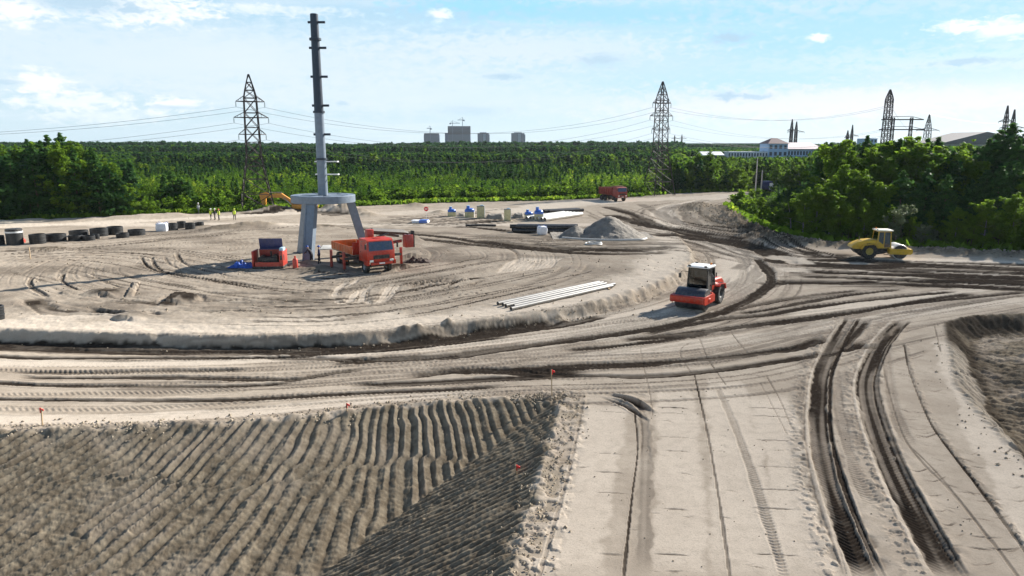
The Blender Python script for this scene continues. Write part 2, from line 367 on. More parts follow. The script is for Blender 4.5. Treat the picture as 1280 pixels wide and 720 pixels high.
    def faint(px, n, spread, dark=.25, w=(.15, .45), tread=.0):
        P = catmull(gpts(px)[:, :2], 7)
        for _ in range(n):
            o = rnd.uniform(-spread, spread); T = np.gradient(P, axis=0); T /= np.linalg.norm(T, axis=1)[:, None]+1e-9
            wv = np.linspace(0, 1, len(P)); off = o+rnd.uniform(-.7, .7)*np.sin(wv*rnd.uniform(1, 4)+rnd.uniform(0, 6))
            Q = P+np.stack([T[:, 1]*off, -T[:, 0]*off], 1); i0 = rnd.randint(0, len(Q)//2); i1 = rnd.randint(min(i0+len(Q)//4, len(Q)-3), len(Q)-1)
            Q = Q[i0:i1]
            if len(Q) > 3: stroke(None, rnd.uniform(*w), dark*rnd.uniform(.4, 1.2), rnd.uniform(.004, .016), .6, tread=tread*.6*(rnd.random() < .6), per=rnd.uniform(.2, .3), world=Q, edge=.9)
    # soft light compaction lanes first
    road = [(-60,456),(100,458),(320,455),(480,445),(640,428),(800,404),(885,380),(930,352),(925,320),(880,300)]
    stroke([(-60,452),(160,455),(320,449),(480,440),(640,425),(760,409),(840,392),(900,364),(930,340),(925,318),(885,300),(820,292)], 1.2, lite=.75, depth=.02, edge=.35)
    stroke([(-60,523),(100,524),(300,515),(450,501),(620,490)], 1.0, lite=.7, depth=.01)
    stroke([(925,243),(870,252),(830,261),(838,278),(880,293),(940,308),(1010,318),(1080,322),(1180,326),(1300,331)], 3.6, lite=.95, depth=.05, edge=.3)
    stroke([(640,267),(700,255),(790,250),(870,247),(940,242)], 9, lite=.8, depth=.02, edge=.5)
    stroke([(-100,288),(60,281),(160,277),(300,270),(430,263)], 5, lite=.85, depth=.02, edge=.3)
    stroke([(470,268),(560,263),(640,262),(760,253)], 6, lite=.6, depth=.02, edge=.5)
    stroke([(690,416),(790,400),(850,386),(915,360),(938,335),(915,312),(870,300),(800,296)], 5.5, lite=.65, depth=.01, edge=.35)
    for pts in ([(760,500),(736,600),(705,735)], [(842,480),(850,600),(848,735)], [(960,490),(988,600),(1015,735)], [(1185,425),(1235,540),(1335,705)], [(905,470),(925,600),(940,735)]): stroke(pts, 1.9, lite=.6, depth=0, edge=.5)
    stroke([(640,428),(760,409),(840,390)], 1.5, lite=.8, depth=.0); stroke([(980,395),(1100,378),(1290,352)], 1.4, lite=.7, depth=0, edge=.6); stroke([(700,448),(820,436),(960,420),(1100,398),(1290,372)], 1.8, lite=.6, depth=0, edge=.6)
    faint(road, 46, 4.2, .32, (.1, .4), .018)
    faint([(-60,492),(100,494),(320,488),(480,478),(640,470),(800,466),(930,455),(1050,425),(1150,400),(1290,375)], 44, 3.6, .32, (.1, .38), .02)
    faint([(700,440),(840,420),(960,402),(1100,384),(1290,360)], 34, 4.5, .34, (.15, .5), .015)
    faint([(920,445),(1000,425),(1100,400),(1290,372)], 20, 4.5, .35, (.15, .45), .015)
    faint([(560,298),(700,306),(830,306),(960,325)], 26, 5, .45, (.3, 1.0))
    faint([(760,262),(800,277),(850,290),(910,303),(960,318),(1040,330),(1290,346)], 40, 7, .6, (.3, 1.0))
    faint([(885,250),(838,262),(850,280),(900,300)], 18, 6, .45, (.3, .9))
    faint([(300,372),(430,372),(560,352),(700,325)], 50, 8, .62, (.12, .5), .015)
    faint([(-20,330),(120,322),(260,345),(420,362),(560,348)], 42, 9, .60, (.15, .45))
    faint([(430,280),(560,275),(700,262)], 30, 9, .52, (.4, 1.4))
    faint([(-60,310),(100,305),(260,292),(420,275)], 30, 6, .52, (.3, 1.0))
    # dark wheel lines of the curve: moist soil plus rut shade put into colour
    B = dict(depth=.05, berm=.5)
    stroke([(-80,432),(0,435),(160,440),(320,442),(430,439),(520,432),(640,415),(705,406),(762,393)], .9, 1, .05, streak=.2)
    stroke([(-80,444),(0,446),(60,448),(200,448),(320,447),(420,442),(520,435),(640,420)], .5, 1, .06, streak=.2)
    stroke([(-80,428),(0,431),(160,436),(320,438),(430,436),(520,428),(640,412),(705,403)], 1.1, .95, .02, .2, streak=.15)  # bank-foot band: moist soil, also darkened in colour for the bank's shadow
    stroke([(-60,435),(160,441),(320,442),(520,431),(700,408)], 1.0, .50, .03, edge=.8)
    for pts, w, dk in (
        ([(0,465),(90,466),(200,463),(320,462)], .3, .6), ([(20,470),(60,473),(200,472),(320,474),(370,474),(410,467),(470,459)], .30, .9),
        ([(-60,478),(0,479),(60,482),(240,483),(330,481),(380,476)], .32, 1), ([(-60,498),(50,500),(230,501),(310,499),(400,494),(480,490),(560,487),(640,482)], .28, .95),
        ([(402,455),(480,449),(560,445),(640,435),(720,424),(800,413),(850,403),(905,388),(950,365),(964,345),(945,322)], .62, .95),
        ([(320,447),(400,448),(480,450),(540,447),(600,441)], .4, .7),
        ([(495,471),(565,465),(640,462),(740,457),(800,455),(900,447),(960,440),(1000,434),(1035,420)], .55, .95),
        ([(520,466),(600,463),(680,466),(740,461)], .7, .8),
        ([(427,481),(500,480),(560,477),(640,473),(740,470),(800,471),(860,467),(920,460),(960,454),(1010,446),(1060,437),(1085,425)], .38, 1),
        ([(640,461),(690,467),(750,471)], .3, .9),
        ([(768,426),(830,420),(890,413),(960,404),(1060,391),(1160,377),(1290,364)], .5, 1), ([(697,439),(740,435),(800,429),(862,420),(900,414)], .35, .85),
        ([(800,420),(850,408),(900,399),(960,393),(1000,386),(1060,378),(1120,371),(1200,364)], .5, 1), ([(917,393),(960,387),(1000,379),(1060,369),(1130,361)], .45, 1),
        ([(960,406),(1020,398),(1080,388),(1150,376),(1220,366)], .45, .8), ([(880,398),(960,378),(1010,370),(1080,362)], .4, .6),
        ([(1090,396),(1150,388),(1220,377),(1290,368)], .35, .5), ([(860,396),(930,372),(990,350)], .35, .45),
        # the dark streaky crossing on the right
        ([(960,352),(1060,354),(1150,356),(1300,362)], .9, .9), ([(985,338),(1100,343),(1300,351)], 1.3, .85), ([(975,326),(1060,333),(1150,333),(1300,338)], 1.2, .8),
        ([(990,345),(1120,350),(1300,357)], .9, .8), ([(1010,318),(1100,325),(1180,328),(1300,331)], 1.3, .8), ([(1000,331),(1120,337),(1300,344)], 1.6, .65), ([(1040,322),(1150,330),(1300,335)], 1.4, .75), ([(1050,347),(1160,352),(1300,359)], 1.2, .7),
        ([(1100,340),(1200,343),(1300,347)], 1.8, .7), ([(1120,357),(1200,359),(1300,364)], .9, .6),
        ([(760,268),(800,279),(840,287),(900,299),(945,308),(972,318),(975,330)], 2.0, .9), ([(808,294),(860,296),(910,303),(950,311),(985,325)], 2.4, .95), ([(785,275),(830,283),(880,292),(930,301)], 1.8, .8),
        ([(757,258),(790,268),(822,285)], 1.6, .7), ([(880,302),(920,305),(965,318),(985,330)], 1.6, .8),
        ([(480,286),(500,291),(560,297),(620,306),(700,312),(820,314)], 1.3, .95), ([(500,296),(575,304),(650,311),(740,317),(840,316)], 1.1, .85), ([(590,300),(680,308),(780,312),(850,308)], 1.6, .6),
        ([(440,285),(480,288),(520,292)], 1.5, .6), ([(600,285),(660,292),(700,300)], 1.5, .5), ([(560,284),(590,284),(640,289)], 1.2, .7)):
        stroke(pts, w*1.5+.08, min(1, dk*1.2), .06, streak=.18)
    # churned moist soil of the crossing, streaked along the driving direction
    dz = poly_sdf(xs, yy, np.array(W0([(1000,313),(1060,320),(1100,325),(1300,333),(1300,362),(1130,361),(962,355),(985,330)]))); fade = sstep(-1.2, 1.5, dz+(fbm(xs*.25, yy*.5, 131, 3)-.5)*4)
    yv = yy+.02*xs; sv = fbm(xs*.10, yv*1.05, 132, 4, .6); st_ = sstep(.42, .56, sv+.10*(fbm(xs*.5, yv*.6, 133, 3)-.5)); D[:nr] = np.maximum(D[:nr], fade*(.25+.75*st_)); Z[:nr] -= fade*st_*.06
    dz = poly_sdf(xs, yy, np.array(W0([(700,303),(830,309),(880,306),(860,318),(700,318),(560,305),(470,290),(480,284)]))); fade = sstep(-1, 2.5, dz+(fbm(xs*.25, yy*.4, 134, 3)-.5)*5); D[:nr] = np.maximum(D[:nr], fade*.6*sstep(.40, .6, fbm(xs*.10, yy*.7, 135, 4, .6)))
    for pts, w in (([(985,336),(1040,337),(1120,341)], .5), ([(1000,325),(1060,329),(1110,330)], .5), ([(985,347),(1080,349),(1200,354)], .45), ([(1020,341),(1100,346),(1180,348)], .35), ([(1130,326),(1200,329),(1300,333)], .5), ([(1150,338),(1230,341),(1300,344)], .4), ([(1120,334),(1180,336)], .35), ([(1180,352),(1300,357)], .35)): stroke(pts, w, lite=.7, depth=.0, edge=.9)
    # dry grey arcs of the roller on the roundabout lane
    for pts, w in (([(907,317),(925,322),(930,330),(918,338)], 1.2), ([(922,315),(945,325),(950,333),(935,348),(905,362)], 1.4), ([(945,315),(967,325),(972,336),(960,348),(922,372),(885,390)], 1.5),
                   ([(885,249),(835,260),(827,268),(842,278)], 2.5), ([(870,255),(855,262),(865,277),(885,287)], 2.0), ([(800,255),(815,262),(850,281)], 2)):
        stroke(pts, w, .42, .03, edge=.3, streak=.15)
    # lighter blocks between the arcs
    for pts, w in (([(905,328),(925,327)], 2), ([(955,318),(985,322),(1008,330)], 2.5), ([(970,337),(1015,337)], 2.4)): stroke(pts, w, lite=.8, depth=.01, ends=.8)
    # tread prints
    T = dict(tread=.02, dark=.22, depth=.012)
    for pts, w, per in (([(-60,462),(0,463),(100,465),(220,464),(330,462)], .7, .27), ([(-60,494),(0,494),(120,493),(230,491),(300,487),(330,484)], .75, .27), ([(-60,514),(0,513),(100,514),(200,511),(290,505),(350,498)], .7, .3),
        ([(330,487),(420,480),(520,482),(620,479)], .5, .22), ([(330,500),(420,496),(520,491),(640,486)], .5, .22), ([(340,455),(420,452),(480,447)], .5, .25), ([(-40,534),(80,532),(200,531),(320,521),(450,508),(560,498),(640,491),(690,488)], .55, .22),
        ([(700,414),(740,406),(790,398),(830,385)], .8, .3), ([(760,416),(800,409),(840,400)], .7, .3), ([(720,440),(780,432),(850,423)], .5, .25), ([(560,470),(640,466),(720,462)], .4, .25),
        ([(893,478),(905,502),(922,542),(940,592),(956,642),(985,735)], .30, .17), ([(1045,455),(1046,500),(1055,545),(1070,590),(1095,640)], .5, .2), ([(1108,430),(1112,480),(1122,525),(1140,560)], .45, .22),
        ([(852,445),(870,437)], 1.4, .3), ([(985,413),(1010,410),(1035,409)], .5, .25), ([(640,484),(700,486),(790,483)], .5, .25)):
        stroke(pts, w, per=per, **T)
    # lane seams and joints of the compacted carriageway
    for pts, w, dk, fr in (([(729,500),(718,560),(700,630),(672,725)], .22, .35, 0), ([(793,515),(797,560),(790,620),(779,725)], .14, .95, 0), ([(868,468),(884,540),(893,590),(901,640),(913,725)], .14, 1, 0), ([(862,428),(850,440),(866,470)], .12, .7, 0),
        ([(874,422),(886,450),(908,482)], .14, .8, 0), ([(958,470),(975,500),(990,535),(1000,545)], .10, .55, 0), ([(950,478),(972,520),(985,545)], .10, .45, 0), ([(1100,440),(1110,485),(1127,540),(1150,575),(1185,610),(1210,640),(1250,690),(1300,760)], .16, .6, 0),
        ([(1130,430),(1136,462),(1150,500),(1165,532),(1186,562),(1212,595),(1246,640),(1290,700),(1350,780)], .18, .9, .25), ([(1140,560),(1170,590),(1205,632),(1240,680)], .14, .7, 0), ([(1168,407),(1176,440)], .14, .9, 0), ([(914,416),(935,442)], .12, .8, 0),
        ([(800,431),(804,455),(812,490),(816,520)], .10, .45, 0), ([(1010,545),(1022,600),(1040,660),(1058,720)], .12, .5, 0)):
        stroke(pts, w*.6, dk*.75, .018, .7, fringe=fr, edge=.7, ends=.3, streak=.2)
    stroke([(805,505),(807,560),(806,620),(803,720)], .5, .22, .0, edge=1.6)
    stroke([(752,492),(785,500),(815,518)], .5, .95, .16, .9); stroke([(748,496),(780,508),(812,528)], .25, .8, .1); stroke([(785,490),(812,498)], .4, .9, .1, .9); stroke([(795,489),(850,484)], .5, .5, .03)
    stroke([(740,495),(700,496),(650,499)], .6, .5, .06, .8, edge=1.2); stroke([(800,500),(806,540),(804,580)], .35, .45, .02, edge=1.3)
    rj = random.Random(3)                                       # faint roller joints across the lanes
    for (xa, xb) in ((735, 790), (815, 875), (895, 915), (930, 1000)):
        for py in (505, 520, 548, 562, 585, 612, 640, 690):
            if rj.random() < .7: o = rj.uniform(-6, 6); x0 = xa+rj.uniform(0, 15); stroke([(x0, py+o), ((x0+xb)/2, py+o+1), (xb-rj.uniform(0, 15), py+o+2.5)], rj.uniform(.05, .09), .6, .015, .3, ends=.3)
    # short drag marks on the right-hand lanes
    for _ in range(90):
        px, py = rj.uniform(1090, 1270), rj.uniform(440, 715)
        if px < 1085+(py-440)*.33: continue
        L = rj.uniform(8, 38); stroke([(px, py), (px+L*.5, py+2), (px+L, py+rj.uniform(-4, 8))], rj.uniform(.05, .11), .45, .015, .8, ends=.3)
    for _ in range(55):
        px, py = rj.uniform(690, 1040), rj.uniform(430, 715); L = rj.uniform(5, 22); stroke([(px, py), (px+L*.5, py+.5), (px+L, py+rj.uniform(-2, 4))], rj.uniform(.05, .10), .4, .015, .8, ends=.3)
    # the two deep muddy ruts
    E1 = [(1064,396),(1046,424),(1028,462),(1023,500),(1023,540),(1033,592),(1052,650),(1085,730)]
    E2 = [(1128,400),(1104,425),(1086,462),(1083,492),(1096,540),(1117,592),(1147,650),(1192,730)]
    for E, w in ((E1, .78), (E2, .78)):
        stroke(E, w*1.5, .45, .03, .5, edge=.9, fringe=-.7); stroke(E, w, .84, .06, .6, tread=.026, per=.21, chev=1.1, edge=.55, streak=.5)
    off = lambda E, dx: [(x+dx*(.5+.5*(y-396)/330), y) for x, y in E]
    stroke(off(E1, -20), .16, lite=.5, depth=-.025); stroke(off(E2, -24), .16, lite=.5, depth=-.025); stroke(off(E1, 22), .2, .9, .06); stroke(off(E2, 20), .3, .7, .04)
    stroke([(1030,425),(1000,434),(960,440)], .8, .7, .08, .7); stroke([(1128,404),(1105,430),(1060,438)], .6, .8, .08, .8); stroke([(1084,398),(1066,420),(1050,440)], .7, .8, .08, .8)
    # churned heaps and ruts left on the island
    for pts, w, dk, dp in (([(100,370),(130,366),(160,368)], 1.6, .8, -.28), ([(40,372),(60,388),(110,391),(155,389)], 1.6, .7, .05), ([(75,364),(100,366)], 1.3, .8, -.22), ([(150,392),(175,396),(190,397)], 1.6, .8, -.25), ([(205,382),(225,372),(235,380)], 1.5, .8, -.28), ([(110,378),(160,377),(230,382)], 1.4, .75, .05),
        ([(160,372),(168,360),(170,352)], .5, .2, -.15), ([(235,390),(300,388),(330,385)], .5, .6, .1), ([(220,376),(270,376),(330,372)], .5, .5, .08), ([(15,378),(28,374)], 1.4, .7, -.2), ([(100,386),(160,392),(215,391)], .9, .8, .2),
        ([(175,320),(190,336),(240,346),(330,358)], .35, .8, .08), ([(188,320),(202,338),(260,350),(330,362)], .3, .7, .08), ([(205,320),(215,332),(260,344)], .3, .5, .05), ([(220,316),(232,330),(290,346)], .35, .7, .08),
        ([(40,345),(38,357),(60,372)], .4, .7, .08), ([(80,340),(78,352),(100,364)], .35, .6, .08), ([(110,340),(130,352),(160,362)], .3, .5, .05)):
        stroke(pts, w, dk, dp, .4, edge=.9)
    for pts in ([(420,372),(424,378),(436,376),(446,365),(462,356)], [(440,380),(452,374),(456,362),(470,354)], [(424,360),(440,354),(452,346)], [(455,372),(462,378),(474,376),(484,362),(492,352)], [(500,352),(490,366),(476,380)], [(420,372),(420,362),(436,350)]):
        stroke(pts, .45, lite=.6, depth=.09, berm=-.6)
    for k_ in range(14):
        x0 = 622+k_*5; stroke([(x0, 341-k_*.5), (x0+8, 333-k_*.5), (x0+18, 326-k_*.35), (x0+34, 321)], .32, lite=.65, depth=.07, berm=-.6, ends=.6)
    for k_ in range(9): stroke([(482+k_*8+rj.uniform(-6, 6), 358+rj.uniform(-4, 4)), (520+k_*8, 353+rj.uniform(-4, 6)), (545+k_*9, 349)], .35, .75, .1, .8)
    for k_ in range(9): stroke([(500+k_*14+rj.uniform(-6, 6), 372+rj.uniform(-10, 10)), (540+k_*14, 367+rj.uniform(-10, 6))], .3, .7, .07, .8)
    for pts in ([(484,340),(500,334),(520,332)], [(505,328),(525,326)], [(495,322),(530,318)]): stroke(pts, 1.0, .8, -.3, .4, edge=1.2)
    stroke([(296,267),(330,266),(362,262)], 3.2, .9, .1, edge=1); stroke([(368,262),(400,266),(432,269)], 3.5, .8, .1, edge=1); stroke([(395,285),(430,283),(452,286)], 3, .6, .05, edge=1)
    # lumps of spoil at the far side of the site
    for px, py, r, h in ((430,264,4,1.5),(415,262,3,1.2),(450,266,3,.8),(345,263,5,.9),(460,270,3,.6),(300,284,5,.6),(280,288,5,.6),(330,282,4,.4),(515,300,1.6,.6),(400,284,4,.4),(520,258,3,.7),(548,266,2,.5),(750,292,3,.6),(60,312,3,.3),(250,285,3,.4),(385,330,1.8,.35),(400,337,2.2,.3),(700,395,.8,.25),(506,418,.6,.2),(522,416,.5,.2),(560,410,.5,.25)):
        g = gpt(px, py); a0, a1 = np.searchsorted(ys, g[1]-r*2), np.searchsorted(ys, g[1]+r*2); x_, y_ = X[a0:a1], Y[a0:a1]
        e = np.exp(-(((x_-g[0])**2+(y_-g[1])**2)/(r*.6)**2)); Z[a0:a1] += h*e*(.5+fbm(x_*.9, y_*.9, int(px), 4)); DI[a0:a1] = np.maximum(DI[a0:a1], .55*sstep(.3, .7, e))
    Z = np.where(GR > .5, Z-.02, Z)
    V = np.stack([X, Y, Z], -1).reshape(-1, 3)
    idx = np.arange(R*Cn).reshape(R, Cn); Q = np.stack([idx[:-1, :-1], idx[:-1, 1:], idx[1:, 1:], idx[1:, :-1]], -1).reshape(-1, 4)
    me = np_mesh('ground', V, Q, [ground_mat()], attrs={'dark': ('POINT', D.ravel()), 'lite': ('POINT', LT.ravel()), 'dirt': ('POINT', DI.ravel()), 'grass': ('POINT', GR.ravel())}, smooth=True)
    o = bpy.data.objects.new('ground', me); C.objects.link(o); tag(o, kind='structure')
    return o
def ground_mat():
    m = bpy.data.materials.new('site_sand'); t = NT(m); pos = t.n('ShaderNodeNewGeometry').outputs['Position']
    A = lambda nm: t.n('ShaderNodeAttribute', attribute_name=nm).outputs['Fac']
    n1 = t.noise(.35, 6, pos, .6); n2 = t.noise(2.3, 6, pos, .65); n3 = t.noise(14, 4, pos, .7)
    sand = t.mix(t.sstep(.36, .64, n1), (.42, .345, .268), (.515, .431, .339))
    sand = t.mix(t.math('MULTIPLY', t.sstep(.45, .7, n2), .65), sand, (.36, .298, .23))
    sand = t.mix(t.math('MULTIPLY', A('lite'), .85), sand, t.mix(t.sstep(.4, .7, n2), (.74, .635, .515), (.65, .555, .445)))
    sand = t.mix(t.math('MULTIPLY', t.sstep(.48, .72, n3), .5), sand, (.30, .25, .19))
    dirt = t.mix(t.sstep(.35, .7, n2), (.175, .138, .096), (.315, .26, .185)); dirt = t.mix(t.math('MULTIPLY', t.sstep(.55, .75, n3), .5), dirt, (.33, .28, .20))
    c = t.mix(A('dirt'), sand, dirt)
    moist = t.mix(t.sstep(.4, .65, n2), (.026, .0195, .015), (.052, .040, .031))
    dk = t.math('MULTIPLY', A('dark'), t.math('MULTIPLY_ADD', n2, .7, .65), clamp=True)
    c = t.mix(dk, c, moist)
    g = t.mix(t.sstep(.4, .62, t.noise(.12, 5, pos)), (.028, .055, .012), (.075, .12, .022)); g = t.mix(t.math('MULTIPLY', t.sstep(.5, .7, n2), .5), g, (.10, .11, .035))
    c = t.mix(A('grass'), c, g)
    hsum = t.math('ADD', t.math('MULTIPLY', n3, .02), t.math('MULTIPLY', n2, .02))
    hsum = t.math('ADD', hsum, t.math('MULTIPLY', t.noise(60, 3, pos, .7), .006))
    b = t.n('ShaderNodeBump', i_Height=hsum); b.inputs['Strength'].default_value = .55; b.inputs['Distance'].default_value = 1
    p = t.n('ShaderNodeBsdfDiffuse', i_Color=c, i_Normal=b.outputs[0]); p.inputs['Roughness'].default_value = .6
    o = t.n('ShaderNodeOutputMaterial'); t.t.links.new(p.outputs[0], o.inputs[0]); return m
# ================================================================== SKY, SUN, CAMERA
SUN_AZ, SUN_EL = math.radians(50), math.radians(29)
def setup_world():
    sc = bpy.context.scene; w = bpy.data.worlds.new('World'); sc.world = w; t = NT(w)
    sky = t.n('ShaderNodeTexSky', sky_type='NISHITA', sun_disc=False, sun_elevation=SUN_EL, sun_rotation=SUN_AZ, air_density=1.0, dust_density=.6, ozone_density=2.0, altitude=100)
    d = t.n('ShaderNodeTexCoord').outputs['Generated']; s = t.n('ShaderNodeSeparateXYZ', i_0=d); x, y, z = s.outputs
    zz = t.math('MAXIMUM', z, 0.0); den = t.math('ADD', zz, .10)
    P = t.n('ShaderNodeCombineXYZ', i_0=t.math('DIVIDE', x, den), i_1=t.math('MULTIPLY', t.math('DIVIDE', y, den), 1.6)).outputs[0]
    az = t.math('ARCTAN2', x, y); el = t.math('ARCSINE', z)
    up = t.sstep(.42, .22, zz)
    n1 = t.noise(.42, 6, P, .55, 1.2); n2 = t.noise(1.5, 6, P, .6, .6)
    AE = t.n('ShaderNodeCombineXYZ', i_0=t.math('MULTIPLY', az, 55), i_1=t.math('MULTIPLY', el, 120)).outputs[0]; n3 = t.noise(1.0, 6, AE, .62, .4)
    blue = t.mix(t.sstep(.0, .32, zz), CL['hor'], CL['zen'])
    base = t.mix(t.math('MULTIPLY', up, .85), sky.outputs[0], blue)
    veil = t.math('MULTIPLY', t.math('MULTIPLY', up, .85), t.sstep(.43, .72, t.math('ADD', t.math('MULTIPLY', n1, .75), t.math('MULTIPLY', n2, .25))))
    c = t.mix(veil, base, CL['veil'])
    def blob(px, py, rx, ry, col, amt=.9, ro=.9):
        nonlocal c
        r = ray(px, py); a0 = math.atan2(r[0], r[1]); e0 = math.asin(r[2]/math.sqrt(sum(q*q for q in r)))
        da = t.math('MULTIPLY', t.math('SUBTRACT', az, a0), F/rx*.86); de = t.math('MULTIPLY', t.math('SUBTRACT', el, e0), F/ry)
        e = t.math('SQRT', t.math('ADD', t.math('MULTIPLY', da, da), t.math('MULTIPLY', de, de)))
        e = t.math('ADD', e, t.math('MULTIPLY', t.math('SUBTRACT', n3, .5), ro*3.6))
        o = t.n('ShaderNodeMapRange', interpolation_type='SMOOTHSTEP'); t.t.links.new(e, o.inputs[0]); o.inputs[1].default_value = 1.3; o.inputs[2].default_value = .25; o.inputs[4].default_value = amt
        c = t.mix(o.outputs[0], c, col)
    Wh, Gy, Bl, Pk = CL['white'], CL['grey'], CL['blue'], CL['pink']
    blob(1000, 45, 420, 26, Bl, .55); blob(760, 15, 200, 16, Bl, .6); blob(900, 110, 300, 22, Bl, .4, .6); blob(620, 6, 90, 10, Bl, .8)
    blob(1060, 128, 260, 22, Pk, .75, .6); blob(680, 60, 190, 22, Pk, .45, .8); blob(220, 75, 420, 50, CL['veil'], .75, .5); blob(560, 120, 300, 26, CL['veil'], .6, .6)
    blob(20, 10, 30, 16, Wh); blob(165, 8, 66, 18, Wh); blob(115, 4, 55, 11, Gy, .9); blob(52, 104, 22, 14, Wh, .8); blob(90, 126, 55, 11, Wh, .6); blob(130, 145, 60, 9, Wh, .4); blob(215, 130, 26, 8, Wh, .8); blob(215, 134, 22, 3, Gy, .6)
    blob(1198, 33, 20, 8, Wh); blob(1252, 35, 32, 11, Wh, .8); blob(1022, 47, 12, 5, Wh); blob(550, 18, 14, 7, Wh, .8); blob(330, 12, 90, 6, Wh, .5)
    blob(912, 47, 22, 7, Gy); blob(752, 75, 24, 8, Gy, .7); blob(630, 96, 20, 4, Gy, .8); blob(908, 120, 15, 5, Gy); blob(945, 121, 16, 4, Gy, .8); blob(1213, 76, 34, 4, Gy, .7); blob(588, 138, 36, 7, Gy, .4); blob(427, 130, 7, 3, Gy, .6); blob(10, 103, 14, 3, Gy, .6)
    bg = t.n('ShaderNodeBackground', i_Color=c); bg.inputs[1].default_value = CL['strength']
    o = t.n('ShaderNodeOutputWorld'); t.t.links.new(bg.outputs[0], o.inputs[0])
    L = bpy.data.lights.new('sun', 'SUN'); L.energy = CL['sun']; L.angle = math.radians(.6); L.color = (1, .955, .88)
    so = bpy.data.objects.new('sun', L); C.objects.link(so); dv = Vector((math.sin(SUN_AZ)*math.cos(SUN_EL), math.cos(SUN_AZ)*math.cos(SUN_EL), math.sin(SUN_EL)))
    so.rotation_euler = dv.to_track_quat('Z', 'Y').to_euler(); so.location = dv*200
    cd = bpy.data.cameras.new('camera'); cam = bpy.data.objects.new('camera', cd); C.objects.link(cam); cam.location = (0, 0, H); cam.rotation_euler = (PI/2-PITCH, 0, 0)
    cd.sensor_width = 36; cd.lens = 36*F/1280; cd.clip_start = .1; cd.clip_end = 20000; sc.camera = cam
    vs = sc.view_settings; vs.view_transform = 'Standard'; vs.look = 'None'; vs.gamma = 1; vs.exposure = CL['exposure']; vs.use_curve_mapping = False
CL = dict(hor=(5.0, 6.6, 7.6), zen=(3.3, 5.6, 7.3), veil=(6.2, 7.1, 7.8), white=(8.5, 8.6, 8.7), grey=(3.9, 5.5, 6.8), blue=(3.0, 6.1, 8.4), pink=(7.7, 7.5, 7.9), strength=.056, sun=4.8, exposure=1.24)
# ================================================================== VEHICLES AND PLANT (local frame: +X forward, +Y left, Z up)
M_black = lambda: mat('black_rubber', (.016, .016, .016), .8, 0, .3, .22)
M_dark = lambda: mat('dark_chassis', (.025, .025, .027), .55, .2, .2, .3)
M_steel = lambda: mat('worn_steel', (.30, .30, .31), .38, .9, .25, .35)
M_white = lambda: mat('white_paint', (.75, .75, .73), .35, 0, .05, .12)
M_red = lambda: mat('red_orange_paint', (.43, .026, .008), .34, 0, .12, .16)
M_yel = lambda: mat('yellow_paint', (.56, .345, .015), .35, 0, .10, .18)
M_lens = lambda: mat('lamp_lens', (.8, .8, .75), .1, 0, .02)
M_amber = lambda: mat('amber_lens', (.8, .25, .02), .15)
def tyre(name, par, c, r, w, m_rim, lugs=22):
    t = MB(); x, y, z = c
    t.lathe([(r*.47, -w*.44), (r*.88, -w*.5), (r*.97, -w*.40), (r, -w*.2), (r, w*.2), (r*.97, w*.40), (r*.88, w*.5), (r*.47, w*.44)], 28, (0,0,0), 'Y', close=True)
    for k in range(lugs):
        a = 2*PI*k/lugs
        for sgn in (-1, 1): aa = a+sgn*.07; t.box((r*1.0*math.cos(aa), sgn*w*.24, r*1.0*math.sin(aa)), (r*.05, w*.46, r*.09), ry=-aa, rz=0)
    o = t.build(name, M_black(), par, c)
    q = MB(); q.lathe([(.001, w*.18), (r*.18, w*.20), (r*.20, w*.30), (r*.33, w*.26), (r*.45, w*.42), (r*.48, w*.44), (r*.48, -w*.44), (r*.45, -w*.42), (r*.33, -w*.26), (r*.20, -w*.30), (r*.18, -w*.2), (.001, -w*.18)], 24, (0,0,0), 'Y')
    for k in range(8): a = 2*PI*k/8; q.cyl((r*.27*math.cos(a), -w*.34, r*.27*math.sin(a)), (r*.27*math.cos(a), w*.34, r*.27*math.sin(a)), r*.03, n=6)
    q.build('rim', m_rim, o); return o
